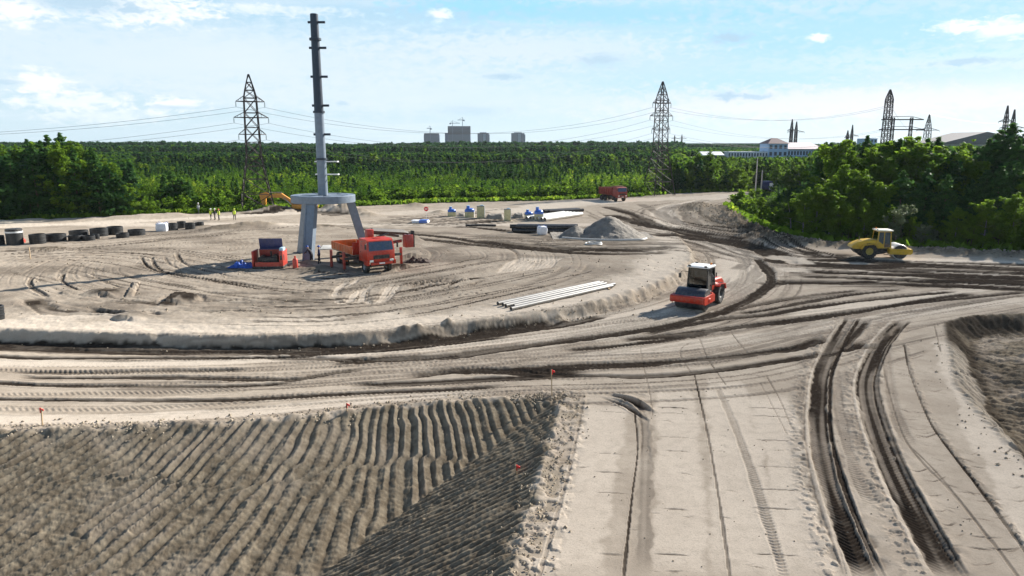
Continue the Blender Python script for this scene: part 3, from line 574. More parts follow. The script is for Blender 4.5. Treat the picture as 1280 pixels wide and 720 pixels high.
def roller(label, loc, rotz, paint, rim, roof, posts, style, drumcol):
    t = thing('road_roller', label, 'road roller', loc, rotz)
    d = MB(); d.lathe([(.001, -1.02), (.60, -1.02), (.62, -1.06), (.75, -1.06), (.765, -1.03), (.765, 1.03), (.75, 1.06), (.62, 1.06), (.60, 1.02), (.001, 1.02)], 48, (0,0,0), 'Y')
    dr = d.build('drum', drumcol, t, (1.5, 0, .765))
    for s in (-1, 1):
        h = MB(); h.lathe([(.001, s*1.03), (.70, s*1.02), (.70, s*1.075), (.34, s*1.08), (.34, s*1.10), (.22, s*1.14), (.001, s*1.14)], 20, (0,0,0), 'Y'); h.build('drum_hub', M_dark(), dr)
    f = MB()
    for s in (-1, 1):
        f.prism([(.45,.55), (2.45,.55), (2.62,.68), (2.62,1.02), (2.5,1.10), (.6,1.10), (.45,1.0)], s*1.20-.07, s*1.20+.07)
        f.box((1.5, s*1.285, .78), (.5, .04, .22))
    f.prism([(2.40,.62), (2.58,.62), (2.64,.72), (2.64,1.04), (2.56,1.10), (2.40,1.10)], -1.127, 1.127); f.prism([(.42,.60), (.60,.60), (.60,1.15), (.42,1.15)], -1.127, 1.127)
    f.box((2.645, -.35, .86), (.012, 1.1, .16)); f.box((.25, 0, .8), (.5, .7, .45), bev=.04)
    f.build('drum_frame', paint, t)
    for q_, r_ in ((2.32, .5), (.70, -.5)): sc = MB(); sc.box((q_, 0, 1.01), (.05, 2.0, .12), ry=r_); sc.build('scraper_bar', M_dark(), t)
    ch = MB(); ch.box((-.15, 0, .72), (.7, .5, .5), bev=.05); ch.prism([(-.45,.42), (-2.55,.50), (-2.85,.80), (-2.85,1.02), (.55,1.02), (.55,.70), (.1,.5)], -.55, .55); ch.box((-1.45, 0, .76), (.35, 1.5, .35), bev=.04)
    for s in (-1, 1): ch.box((.25, s*.80, .72), (.5, .30, .05)); ch.box((.25, s*.80, .48), (.4, .28, .04)); ch.bar((.45, s*.80, .46), (.45, s*.80, 1.0), .04)
    ch.build('chassis', M_dark(), t)
    e = MB()
    if style == 'short': prof = [(-.72,1.02), (-2.75,1.02), (-2.85,1.15), (-2.78,1.50), (-2.3,1.82), (-.72,1.95)]
    else: prof = [(-.72,1.0), (-2.9,.98), (-3.12,1.12), (-3.05,1.34), (-2.6,1.62), (-1.9,1.86), (-1.2,1.93), (-.72,1.90)]
    n = len(prof); lay = []
    for yy, sc_ in ((-.82,.90), (-.74,1.0), (.74,1.0), (.82,.90)): lay.append([(x, yy, 1.02+(z-1.02)*sc_) for x, z in prof])
    vs = [v for l in lay for v in l]; e.add(vs, [tuple(range(n)), tuple(range(4*n-1, 3*n-1, -1))]+[(i*n+k, (i+1)*n+k, (i+1)*n+(k+1) % n, i*n+(k+1) % n) for i in range(3) for k in range(n)], True)
    for s in (-1, 1): e.box((-1.5, s*.84, 1.40), (1.0, .03, .10)); e.prism([(-2.3,1.0), (-2.05,1.45), (-1.0,1.60), (-.66,1.45), (-.66,1.36), (-1.0,1.52), (-1.98,1.38), (-2.2,1.0)], s*1.0-.22, s*1.0+.22)
    hd = e.build('engine_hood', paint, t)
    g = MB()
    for k in range(5): g.box((-1.25-.2*k, 0, 1.86-.02*k), (.10, .9, .03))
    g.box((-1.65, 0, 1.83), (1.0, .92, .02), ry=-.1); g.build('grille', M_dark(), hd)
    for s in (-1, 1): g = MB(); g.box((-1.57, s*.862, 1.28), (.84, .02, .18)); g.build('side_vent', M_dark(), hd)
    g = MB(); g.cyl((-2.1, .45, 1.6), (-2.1, .45, 2.15), .05, n=10); g.build('exhaust_pipe', M_dark(), hd)
    c = MB(); z0, z1 = 1.10, 2.82
    P = [(.62,-.72), (.62,.72), (-.66,.80), (-.66,-.80)]
    for x, y in P: c.bar((x*1.05, y*1.04, z0), (x*.92, y*.96, z1), .09)
    for a, b in ((0,1), (1,2), (2,3), (3,0)):
        for z in (z0+.03, z1-.03): k = 1.05 if z < 2 else .92; kk = 1.04 if z < 2 else .96; c.bar((P[a][0]*k, P[a][1]*kk, z), (P[b][0]*k, P[b][1]*kk, z), .08)
    for s in (-1, 1): c.bar((-.05, s*.80, z0), (-.05, s*.73, z1), .07)
    cab = c.build('cab', posts, t)
    fl = MB(); fl.box((0, 0, 1.08), (1.45, 1.6, .10)); fl.box((.45, 0, 1.30), (.22, .5, .42), bev=.04); fl.box((-.30, 0, 1.36), (.5, .5, .14), bev=.04); fl.box((-.55, 0, 1.70), (.14, .5, .6), bev=.04); fl.tube([(.35, 0, 1.45), (.18, 0, 1.78)], .03); fl.lathe([(.17, -.015), (.19, 0), (.17, .015), (.15, 0)], 16, (.16, 0, 1.8), 'Z', close=True)
    fl.build('operator_seat', M_dark(), cab)
    w = MB(); w.add([(.645,-.70,1.16), (.645,.70,1.16), (.575,.66,2.76), (.575,-.66,2.76)], [(0,1,2,3)])
    w.add([(-.68,-.78,1.9), (-.68,.78,1.9), (-.62,.74,2.76), (-.62,-.74,2.76)], [(0,1,2,3)])
    for s in (-1, 1): w.add([(.62,s*.755,1.16), (0,s*.80,1.16), (-.02,s*.745,2.76), (.56,s*.70,2.76)], [(0,1,2,3)]); w.add([(-.1,s*.80,1.5), (-.64,s*.83,1.5), (-.60,s*.775,2.76), (-.08,s*.745,2.76)], [(0,1,2,3)])
    w.build('cab_glass', tinted(), cab)
    for s in (-1, 1):
        sd = MB(); sd.prism([(-.12,1.10), (-.70,1.10), (-.70,1.9 if style != 'short' else 1.5), (-.12,1.48)], s*.825-.02, s*.825+.02); sd.build('side_panel', paint, cab)
    rf = MB(); rf.box((-.02, 0, 2.90), (1.55, 1.66, .14), bev=.05); rf.box((.70, 0, 2.88), (.18, 1.5, .06), bev=.02); r_ = rf.build('roof', roof, cab)
    for x_ in (.78, -.72):
        for s in (-1, 1): li = MB(); li.box((x_, s*.6, 2.98), (.08, .2, .12), bev=.02); li.build('work_lamp', M_dark(), r_)
    b = MB(); b.lathe([(.07, 0), (.07, .1), (.03, .16), (.001, .17)], 12, (-.5, .55, 2.97)); b.build('beacon', M_amber(), r_)
    for s in (-1, 1): m = MB(); m.tube([(.6, s*.74, 2.5), (.85, s*1.1, 2.55), (.9, s*1.22, 2.4)], .02); m.box((.9, s*1.24, 2.22), (.06, .2, .34), bev=.02); m.build('mirror', M_dark(), cab)
    for s in (-1, 1): hl = MB(); hl.box((.66, s*.55, 1.3), (.06, .2, .14), bev=.02); hl.build('headlight', M_lens(), t)
    for s in (-1, 1): tyre('wheel', t, (-1.45, s*.86, .78), .78, .56, rim)
    return t
def tinted():
    if 'tinted_glass' in _mats: return _mats['tinted_glass']
    m = bpy.data.materials.new('tinted_glass'); t = NT(m)
    g = t.n('ShaderNodeBsdfGlossy', i_Color=(.9, .95, 1, 1)); g.inputs['Roughness'].default_value = .04
    tr = t.n('ShaderNodeBsdfTransparent', i_Color=(.05, .10, .12, 1)); fr = t.n('ShaderNodeFresnel'); fr.inputs[0].default_value = 1.6
    mx = t.n('ShaderNodeMixShader', i_0=t.math('MULTIPLY_ADD', fr.outputs[0], .35, .03), i_1=tr.outputs[0], i_2=g.outputs[0]); o = t.n('ShaderNodeOutputMaterial'); t.t.links.new(mx.outputs[0], o.inputs[0]); _mats['tinted_glass'] = m; return m
def truck_cab(t, paint, x0, x1, hw, zb, zt):
    """cab over engine: body prism with windshield, doors, lamps as children"""
    c = MB(); prof = [(x0, zb), (x1-.05, zb), (x1, zb+.25), (x1-.02, zb+.95), (x1-.22, zt-.12), (x1-.45, zt), (x0+.05, zt), (x0, zt-.1)]
    n = len(prof); vs = []
    for yy, s in ((-hw, .97), (-hw+.07, 1), (hw-.07, 1), (hw, .97)):
        for x, z in prof: vs.append(((x-(x0+x1)/2)*s+(x0+x1)/2, yy*(1 if z < zb+1.0 else .96), z))
    c.add(vs, [tuple(range(n)), tuple(range(4*n-1, 3*n-1, -1))]+[(i*n+k, (i+1)*n+k, (i+1)*n+(k+1) % n, i*n+(k+1) % n) for i in range(3) for k in range(n)], True)
    for s in (-1, 1): c.prism([(x1-.75, zb-.02), (x1-.65, zb-.25), (x1+.02, zb-.25), (x1+.05, zb+.1), (x1-.0, zb+.12), (x1-.5, zb+.05)], s*hw*.98-.10, s*hw*.98+.10)
    cab = c.build('cab', paint, t)
    g = MB(); za, zc = zb+.98, zt-.20
    xa = x1-.02+.012; xc = x1-.22+.03
    g.add([(xa, -hw*.90, za), (xa, hw*.90, za), (xc, hw*.86, zc), (xc, -hw*.86, zc)], [(0,1,2,3)]); g.build('windshield', glass('windshield_glass', (.012,.025,.07)), cab)
    for s in (-1, 1):
        d = MB(); d.box(((x0+x1)/2+.12, s*(hw*.985+.012), zb+.72), (x1-x0-.55, .02, 1.15), bev=.008); dd = d.build('door', paint, cab)
        k = MB(); k.box((x0+.42, s*(hw*.985+.03), zb+.78), (.16, .03, .05)); k.build('handle', M_dark(), dd)
        q = MB(); q.add([(x0+.42, s*hw*.975, zb+1.02), (x1-.28, s*hw*.975, zb+1.02), (x1-.42, s*hw*.968, zt-.22), (x0+.42, s*hw*.968, zt-.22)], [(0,1,2,3)]); q.build('side_window', glass('windshield_glass'), dd)
        l = MB(); l.box((x1+.02, s*hw*.74, zb+.12), (.06, .34, .18), bev=.02); l.build('headlight', M_lens(), cab)
        m = MB(); m.tube([(x1-.25, s*hw*.95, zt-.3), (x1+.08, s*(hw+.2), zt-.32)], .02); m.box((x1+.08, s*(hw+.22), zt-.55), (.06, .16, .45), bev=.02); m.build('mirror', M_dark(), cab)
    b = MB(); b.box((x1-.02, 0, zb-.12), (.22, 2*hw*.80, .22), bev=.03); b.build('bumper', paint, cab)
    r = MB()
    r.box((x1-.006, 0, zb+.43), (.02, hw*1.2, .34))
    for k in range(3): r.box((x1+.0, 0, zb+.30+.13*k), (.04, hw*1.2, .035))
    r.build('grille', M_dark(), cab)
    p = MB(); p.box((x1+.10, 0, zb-.10), (.015, .52, .12)); p.build('number_plate', M_white(), cab)
    return cab
def crane_truck(loc, rotz):
    R_ = M_red(); t = thing('crane_truck', 'red orange flatbed truck with folded loader crane and outriggers down, parked beside the steel tower', 'truck', loc, rotz)
    ch = MB()
    for s in (-1, 1): ch.box((-.1, s*.42, 1.02), (8.2, .14, .26))
    for x in (-3.9, -2.2, -.5, 1.0, 2.0): ch.box((x, 0, 1.02), (.12, .8, .2))
    ch.cyl((.2, .75, .85), (1.3, .75, .85), .28, n=14); ch.box((.9, -.8, .85), (1.2, .5, .5), bev=.05); ch.box((3.2, 0, .62), (.2, 1.8, .2)); ch.box((-2.3, 0, .6), (1.5, .2, .2))
    ch.build('chassis', M_dark(), t)
    cab = truck_cab(t, R_, 2.15, 4.15, 1.24, 1.05, 2.98)
    hat = MB(); hat.box((3.1, 0, 3.0), (.5, .6, .06), bev=.02); hat.build('roof_hatch', R_, cab)
    for x in (3.1, -1.7, -3.05):
        for s in (-1, 1): tyre('wheel', t, (x, s*1.02, .56), .56, .36, mat('grey_rim', (.25,.25,.26), .5), 18)
    bed = MB(); bed.box((-1.9, 0, 1.27), (5.2, 2.46, .10)); 
    for x in np.arange(-4.2, .6, .7): bed.box((x, 0, 1.19), (.08, 2.3, .07))
    bd = bed.build('bed_floor', mat('sandy_boards', (.36,.31,.24), .9, 0, .2), t)
    for s in (-1, 1):
        b = MB()
        for k in range(2): b.box((-3.2+2.6*k, s*1.25, 1.66), (2.52, .05, .68), bev=.01)
        for k in range(8): b.box((-4.3+.68*k, s*1.285, 1.66), (.05, .03, .64))
        b.build('side_board', mat('orange_paint', (.52,.11,.012), .4, 0, .1, .15) if s < 0 else R_, t)
    b = MB(); b.box((-4.52, 0, 1.66), (.05, 2.45, .68), bev=.01); b.build('tailgate', mat('orange_paint', (.68,.15,.02)), t)
    b = MB(); b.box((.75, 0, 1.85), (.06, 2.5, 1.1), bev=.01); b.build('headboard', R_, t)
    
    for s in (-1, 1): lk = MB(); lk.box((-1.6, s*1.2, .80), (1.9, .05, .55), bev=.02); lk.build('side_guard', mat('orange_paint', (.68,.15,.02)), t)
    col = MB(); col.box((1.45, 0, 1.45), (.75, 1.5, .7), bev=.05); col.cyl((1.45, 0, 1.7), (1.45, 0, 2.6), .26, n=14); col.box((1.45, .1, 2.95), (.62, .62, 1.25), bev=.06); cc = col.build('crane_column', R_, t)
    bo = MB(); p0, p1 = Vector((1.45, .35, 3.45)), Vector((1.15, 3.6, 3.05)); bo.bar(p0, p1, .34); bo.bar(p0+Vector((-.35, -.1, -.15)), p1+Vector((-.3, -.4, -.3)), .22); bo.bar(p1, p1+Vector((0, .4, -.1)), .2); bo.cyl((1.5, .3, 2.7), (1.35, 2.0, 3.1), .10, n=10)
    bb = bo.build('crane_boom', mat('grey_boom', (.12,.11,.10), .45, .3), cc)
    jb = MB(); jb.box((1.2, 3.95, 2.25), (.75, .75, 1.15), bev=.04); jb.bar((1.2, 3.3, 2.3), (1.2, 2.2, 2.2), .2); jb.build('jib_head', mat('dark_red_paint', (.30,.03,.02), .4, 0, .1, .2), cc)
    k = MB(); k.box((1.2, 4.42, 2.4), (.5, .18, 1.5), bev=.03); k.build('hose_reel', M_black(), cc)
    for x, s, L in ((1.75, -1, 2.45), (1.75, 1, 2.95), (-.1, -1, 2.9), (-4.2, 1, 2.2)):
        ob = MB(); ob.box((x, s*L/2, 1.18), (.22, L, .22), bev=.02); orr = ob.build('outrigger_beam', M_dark(), t)
        l = MB(); l.box((x, s*L, 1.05), (.20, .20, 1.5), bev=.02); ll = l.build('outrigger_leg', mat('dark_red_paint', (.30,.03,.02)) if s < 0 else R_, orr)
        l = MB(); l.cyl((x, s*L, .04), (x, s*L, .45), .07, n=10); l.cyl((x, s*L, .0), (x, s*L, .06), .24, n=14); l.build('foot_pad', M_dark(), orr)
    return t
def dump_truck(loc, rotz):
    R_ = mat('dull_red_paint', (.20,.018,.014), .45, 0, .12, .25); t = thing('dump_truck', 'dull red dump truck parked on the far sandy road in front of the shrubs', 'truck', loc, rotz)
    ch = MB()
    for s in (-1, 1): ch.box((0, s*.42, 1.0), (6.6, .14, .28))
    ch.cyl((.7, -.8, .85), (1.6, -.8, .85), .28, n=12); ch.build('chassis', M_dark(), t)
    truck_cab(t, R_, 1.7, 3.6, 1.22, 1.05, 2.95)
    for x in (2.6, -1.2, -2.5):
        for s in (-1, 1): tyre('wheel', t, (x, s*1.0, .54), .54, .4, M_dark(), 16)
    b = MB(); 
    o_ = [(-3.5,-1.2), (1.45,-1.2), (1.45,1.2), (-3.5,1.2)]; i_ = [(-3.42,-1.1), (1.37,-1.1), (1.37,1.1), (-3.42,1.1)]
    vs = [(x, y*.92, 1.25) for x, y in o_]+[(x, y, 2.75) for x, y in o_]+[(x, y, 2.75) for x, y in i_]+[(x, y*.9, 1.4) for x, y in i_]
    fs = [(0,3,2,1)]+[(k, (k+1) % 4, 4+(k+1) % 4, 4+k) for k in range(4)]+[(4+k, 4+(k+1) % 4, 8+(k+1) % 4, 8+k) for k in range(4)]+[(8+k, 8+(k+1) % 4, 12+(k+1) % 4, 12+k) for k in range(4)]+[(12,13,14,15)]
    b.add(vs, fs); b.box((1.9, 0, 3.08), (1.0, 2.3, .08), bev=.02)
    for s in (-1, 1):
        for k in range(6): b.box((-3.1+.85*k, s*1.20, 2.0), (.10, .10, 1.35))
    b.build('tipper_body', R_, t); return t
def excavator(loc, rotz):
    Y_ = mat('orange_yellow_paint', (.62,.26,.02), .4, 0, .1, .2); t = thing('excavator', 'orange yellow tracked excavator digging behind the ring of the steel tower', 'excavator', loc, rotz)
    for s in (-1, 1):
        k = MB(); pr = [(-1.9,.12), (-1.6,0), (1.6,0), (1.9,.12), (2.0,.45), (1.75,.8), (-1.75,.8), (-2.0,.45)]; k.prism(pr, s*1.15-.3, s*1.15+.3)
        for j in range(16): k.box((-1.6+.21*j, s*1.15, .83), (.14, .62, .05))
        k.build('track', M_dark(), t)
    b = MB(); b.box((-.3, 0, 1.45), (3.6, 2.5, .9), bev=.1); b.prism([(-2.2,1.0), (-2.6,1.2), (-2.6,2.2), (-2.2,2.35), (-1.0,2.35), (-1.0,1.0)], -1.25, 1.25); b.build('upper_body', Y_, t)
    c = MB(); c.prism([(-.7,1.9), (1.15,1.9), (1.3,2.3), (.9,3.0), (-.7,3.0)], .25, 1.25); cb = c.build('cab', M_dark(), t)
    g = MB(); g.prism([(-.5,2.15), (1.0,2.15), (1.1,2.35), (.82,2.85), (-.5,2.85)], .24, 1.26); g.build('cab_glass', glass('windshield_glass'), cb)
    bo = MB(); A, B_, Cc = Vector((1.2,0,1.9)), Vector((3.6,0,3.65)), Vector((7.2,0,3.35))
    prof = [(A.x,A.z-.45), (B_.x+.1,B_.z-.65), (Cc.x,Cc.z-.3), (Cc.x+.1,Cc.z+.1), (B_.x,B_.z+.15), (A.x-.15,A.z+.2)]; bo.prism(prof, -.25, .25); bo_ = bo.build('boom', Y_, t)
    h = MB(); h.cyl((1.6,.35,1.6), (3.2,.35,3.0), .09, n=8); h.build('hydraulic_cylinder', M_steel(), bo_); h = MB(); h.cyl((3.6,0,3.95), (6.4,0,3.95), .10, n=8); h.build('hydraulic_cylinder', M_steel(), bo_)
    st = MB(); st.prism([(6.0,3.9), (6.4,4.1), (7.75,3.6), (7.1,.7), (6.65,.7), (6.55,3.0)], -.2, .2); st.build('stick', Y_, t)
    bk = MB(); bk.prism([(7.1,.9), (6.4,.95), (5.9,.5), (6.1,0), (6.9,-.15), (7.0,.1), (6.4,.2), (6.3,.5), (6.6,.7), (7.1,.7)], -.6, .6); bk.build('bucket', M_dark(), t); return t
# ================================================================== SITE OBJECTS
def steel_tower():
    g = hgt(TAX[0], TAX[1]); t = thing('steel_tower', 'tall grey steel mast on a wide ring with three splayed legs on the sand', 'tower', (TAX[0], TAX[1], g))
    gm = mat('grey_tower_paint', (.165,.205,.255), .45, .15, .08, .10); dm = mat('backlit_tower_paint', (.022,.032,.050), .45, .15, .12, .0)  # single real paint: upper mast's dark look against bright sky is coloured in
    zr = at_depth(404, 250.5, TAX[1]-2.5)[2]-g; ztop = at_depth(395, 18, TAX[1])[2]-g; z140 = at_depth(401, 140, TAX[1])[2]-g
    r = MB(); h = .35; r.lathe([(3.02,-h), (3.05,-h+.03), (3.05,h-.03), (3.02,h), (2.35,h), (2.35,h-.06), (2.95,h-.10), (2.95,-h+.1), (2.35,-h+.06), (2.35,-h)], 64, (0,0,zr), close=True)
    ring = r.build('ring', gm, t)
    d = MB(); 
    for k in range(6):                                  # deck plates with cut-outs between
        a0 = 2*PI*k/6+.15; a1 = a0+.62; vs = []
        for a in np.linspace(a0, a1, 6): vs += [(.55*math.cos(a), .55*math.sin(a), zr+h-.03), (2.4*math.cos(a), 2.4*math.sin(a), zr+h-.03), (.55*math.cos(a), .55*math.sin(a), zr+h-.28), (2.4*math.cos(a), 2.4*math.sin(a), zr+h-.28)]
        fs = []
        for i in range(5): b = 4*i; fs += [(b,b+1,b+5,b+4), (b+2,b+6,b+7,b+3), (b,b+4,b+6,b+2), (b+1,b+3,b+7,b+5)]
        d.add(vs, fs+[(0,2,3,1), (20,21,23,22)])
    d.build('deck', gm, t)
    p = MB(); p.cyl((0,0,zr-.5), (0,0,z140), .47, .44, 24); p.build('lower_mast', gm, t)
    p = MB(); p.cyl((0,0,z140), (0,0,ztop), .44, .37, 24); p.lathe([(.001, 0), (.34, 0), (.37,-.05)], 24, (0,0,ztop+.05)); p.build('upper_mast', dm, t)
    for z in (z140, (z140+ztop)/2+2.2, z140-4.4):
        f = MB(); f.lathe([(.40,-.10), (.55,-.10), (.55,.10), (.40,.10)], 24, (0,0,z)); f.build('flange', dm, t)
    for py in (28, 60, 96, 132, 168):
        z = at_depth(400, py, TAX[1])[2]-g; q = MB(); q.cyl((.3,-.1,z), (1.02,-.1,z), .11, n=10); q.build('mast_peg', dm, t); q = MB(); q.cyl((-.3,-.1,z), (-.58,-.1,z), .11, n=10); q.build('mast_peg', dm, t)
    for py in (202, 218):
        z = at_depth(403, py, TAX[1])[2]-g; q = MB(); q.box((.45, -.1, z), (2.0, .06, .09)); q.box((.45, .55, z), (2.0, .06, .09)); q.box((-.6,.22,z), (.1,.65,.12)); q.box((1.5,.22,z), (.1,.65,.12)); q.build('step_bracket', M_white(), t)
    for k in range(3):
        a = math.radians(20+120*k); ca, sa = math.cos(a), math.sin(a); L = MB(); top = 2.45; bot = 4.1; w = .34
        def P(rad, tan, z): return (rad*ca-tan*sa, rad*sa+tan*ca, z)
        vs = []
        for rad, z, ww, th in ((bot, -.35, w, .30), (top+.15, zr-h, w*1.0, .30), (top-.3, zr+.1, w, .30)):
            for dr, dt in ((-th,-ww), (th,-ww), (th,ww), (-th,ww)): vs.append(P(rad+dr, dt, z))
        fs = [(0,3,2,1), (8,9,10,11)]
        for i in (0, 4): fs += [(i+j, i+(j+1) % 4, i+4+(j+1) % 4, i+4+j) for j in range(4)]
        L.add(vs, fs)
        for sgn in (-1, 1): L.add([P(bot+.36, sgn*w*.98, -.3), P(bot+.36, sgn*(w+.1), -.3), P(top+.5, sgn*(w+.1), zr-h-.02), P(top+.5, sgn*w*.98, zr-h-.02), P(bot-.36, sgn*w*.98, -.3), P(bot-.36, sgn*(w+.1), -.3), P(top-.25, sgn*(w+.1), zr-h-.02), P(top-.25, sgn*w*.98, zr-h-.02)], [(0,1,2,3), (7,6,5,4), (0,4,5,1), (1,5,6,2), (2,6,7,3), (3,7,4,0)])
        lg = L.build('leg', gm, t)
        f = MB(); f.box(P(bot, 0, .03), (1.3, 1.3, .1), rz=a); f.build('foot_plate', M_dark(), lg)
    return t
def generator(px, py):
    x, y, z = gpt(px, py); t = thing('generator', 'red generator cabinet with its dark blue lid raised open, beside the blue tarp', 'generator', (x, y, z), math.radians(4))
    R_ = mat('red_cabinet_paint', (.42,.035,.022), .4, 0, .1, .15); W, D, Hh = 2.7, 1.7, 1.35
    b = MB(); b.box((0, 0, .14), (W, D, .22), bev=.02); b.build('skid', M_dark(), t)
    b = MB(); b.box((-W/2+.08, 0, .25+Hh/2), (.16, D, Hh), bev=.02); b.box((W/2-.16, 0, .25+Hh/2), (.32, D, Hh), bev=.02); b.box((0, D/2-.05, .25+Hh/2), (W-.5, .1, Hh)); b.box((0, -D/2+.04, .42), (W-.5, .08, .36)); b.build('body', R_, t)
    e = MB(); e.box((-.1, .1, .70), (1.7, 1.0, .55), bev=.05); e.cyl((.5,-.3,1.0), (.5,.3,1.0), .22, n=14); e.cyl((-.6,-.3,.95), (-.6,.4,.95), .18, n=14); e.cyl((.1,.2,1.0), (.1,.2,1.45), .08, n=10); e.build('engine', M_dark(), t)
    l = MB(); l.box((.0, D/2-.15, 2.0), (2.05, .08, 1.15), rx=.22, bev=.02); l.box((0, D/2-.25, 1.62), (2.0, .5, .06)); l.build('lid', mat('dark_blue_paint', (.018,.03,.12), .4, 0, .15, .1), t)
    c = MB(); c.box((W/2-.16, -.2, 1.70), (.34, .9, .30), bev=.04); c.build('air_box', mat('pale_blue_paint', (.35,.5,.6), .4), t)
    g = MB(); g.box((W/2+.005, -.45, 1.0), (.02, .3, .5)); g.box((W/2-.16, -D/2-.005, 1.0), (.2, .02, .4)); g.build('control_panel', M_dark(), t)
    return t
def person(name, label, loc, rz, jacket, trousers, helmet, pose='stand', vest=None, group=None):
    t = thing(name, label, 'person', loc, rz, group)
    hip, sh, hd = .92, 1.42, 1.66; lean = {'stand': 0, 'bend': .55}[pose]
    def up(z): return (math.sin(lean)*(z-hip) if z > hip else 0, hip+(z-hip)*math.cos(lean) if z > hip else z)
    nodes = {}; V = []; R = []
    def nd(k, x, y, z, r): nodes[k] = len(V); V.append((x, y, z)); R.append(r)
    def N(k, y, z, r, dx=0): a, b = up(z); nd(k, a+dx, y, b, r)
    N('pel', 0, .95, .155); N('belly', 0, 1.12, .15); N('chest', 0, 1.32, .165); N('neck', 0, 1.48, .065); N('head', 0, 1.60, .085); N('crown', 0, 1.70, .085)
    E = [('pel','belly'), ('belly','chest'), ('chest','neck'), ('neck','head'), ('head','crown')]
    for s, nm in ((1,'l'), (-1,'r')):
        fx = .10*s*(1 if pose == 'stand' else .6)
        nd('hip'+nm, 0, s*.10, .86, .105); nd('knee'+nm, fx*.6+.03, s*.12, .48, .07); nd('ank'+nm, fx, s*.13, .09, .045); nd('toe'+nm, fx+.17, s*.15, .045, .04)
        N('sho'+nm, s*.20, 1.40, .065); a, b = up(1.40)
        if pose == 'stand': nd('elb'+nm, a-.02, s*.27, b-.28, .046); nd('wri'+nm, a+.12, s*.26, b-.50, .034); nd('han'+nm, a+.17, s*.25, b-.58, .040)
        else: nd('elb'+nm, a+.18, s*.25, b-.22, .046); nd('wri'+nm, a+.36, s*.16, b-.36, .034); nd('han'+nm, a+.43, s*.14, b-.40, .040)
        E += [('pel','hip'+nm), ('hip'+nm,'knee'+nm), ('knee'+nm,'ank'+nm), ('ank'+nm,'toe'+nm), ('chest','sho'+nm), ('sho'+nm,'elb'+nm), ('elb'+nm,'wri'+nm), ('wri'+nm,'han'+nm)]
    me = bpy.data.meshes.new('body'); me.from_pydata(V, [(nodes[a], nodes[b]) for a, b in E], []); o = bpy.data.objects.new('body', me); C.objects.link(o)
    m = o.modifiers.new('s', 'SKIN')
    for i, r in enumerate(R): me.skin_vertices[0].data[i].radius = (r, r); me.skin_vertices[0].data[i].use_root = (i == 0)
    o.modifiers.new('u', 'SUBSURF').levels = 1
    dg = bpy.context.evaluated_depsgraph_get(); m2 = bpy.data.meshes.new_from_object(o.evaluated_get(dg)); o.modifiers.clear(); o.data = m2; bpy.data.meshes.remove(me)
    for mm in (jacket, trousers, mat('skin', (.45,.27,.19), .5), M_dark()): m2.materials.append(mm)
    hn = [Vector(V[nodes['han'+s]]) for s in 'lr']; hdv = Vector(V[nodes['head']])
    for p in m2.polygons:
        c = p.center; p.use_smooth = True
        p.material_index = 2 if (min((c-h).length for h in hn) < .075 or (c-hdv).length < .17 and c.z > 1.2) else 3 if c.z < .11 else 1 if c.z < .94 else 0
    o.parent = t
    a, b = up(1.70); k = MB(); k.ball((a, 0, b-.02), .135, 12, (1.1, .95, 1), 0); k.lathe([(.13, 0), (.16, -.005), (.16, .01), (.13, .02)], 12, (a+.02, 0, b-.02), close=True); k.build('helmet', helmet, t)
    if vest:
        v = MB(); pr = []
        for z, rx_, ry_ in ((.88,.17,.205), (1.0,.18,.21), (1.2,.185,.22), (1.36,.18,.235), (1.45,.12,.20)):
            a, b = up(z); pr.append([(a+rx_*math.cos(q), ry_*math.sin(q), b) for q in np.linspace(0, 2*PI, 14, endpoint=False)])
        v.add([q for r_ in pr for q in r_], [(i*14+j, i*14+(j+1) % 14, (i+1)*14+(j+1) % 14, (i+1)*14+j) for i in range(4) for j in range(14)], True); vo = v.build('vest', vest, t)
    return t
def ring_pipe(px0, px1, py0, py1, label, first=[None]):
    cx = (px0+px1)/2; x, y, z = gpt(cx, py1); sc_ = (px1-px0)/F*y*1.0; r = sc_/2
    y += r*.9; x = x*(y/(y-r*.9)); hh = max(.45, (py1-py0)/F*y*.99-.18*r); b = MB(); w = max(.07, r*.10)
    prof = [(r-w, 0), (r, 0), (r, hh*.30), (r+.02, hh*.32), (r+.02, hh*.38), (r, hh*.40), (r, hh*.66), (r+.02, hh*.68), (r+.02, hh*.74), (r, hh*.76), (r, hh-.02), (r-.02, hh), (r-w, hh)]
    b.lathe(prof, 32, close=True); o = b.build('well_ring', mat('black_plastic', (.011,.012,.013), .5, 0, .3, .06, scale=1.5), None, (x, y, hgt(x, y)-.02)); o.rotation_euler = (rnd.uniform(-.03,.03), rnd.uniform(-.03,.03), rnd.uniform(0,6))
    tag(o, label, 'well ring', 'black well rings lined up along the sand road'); return o
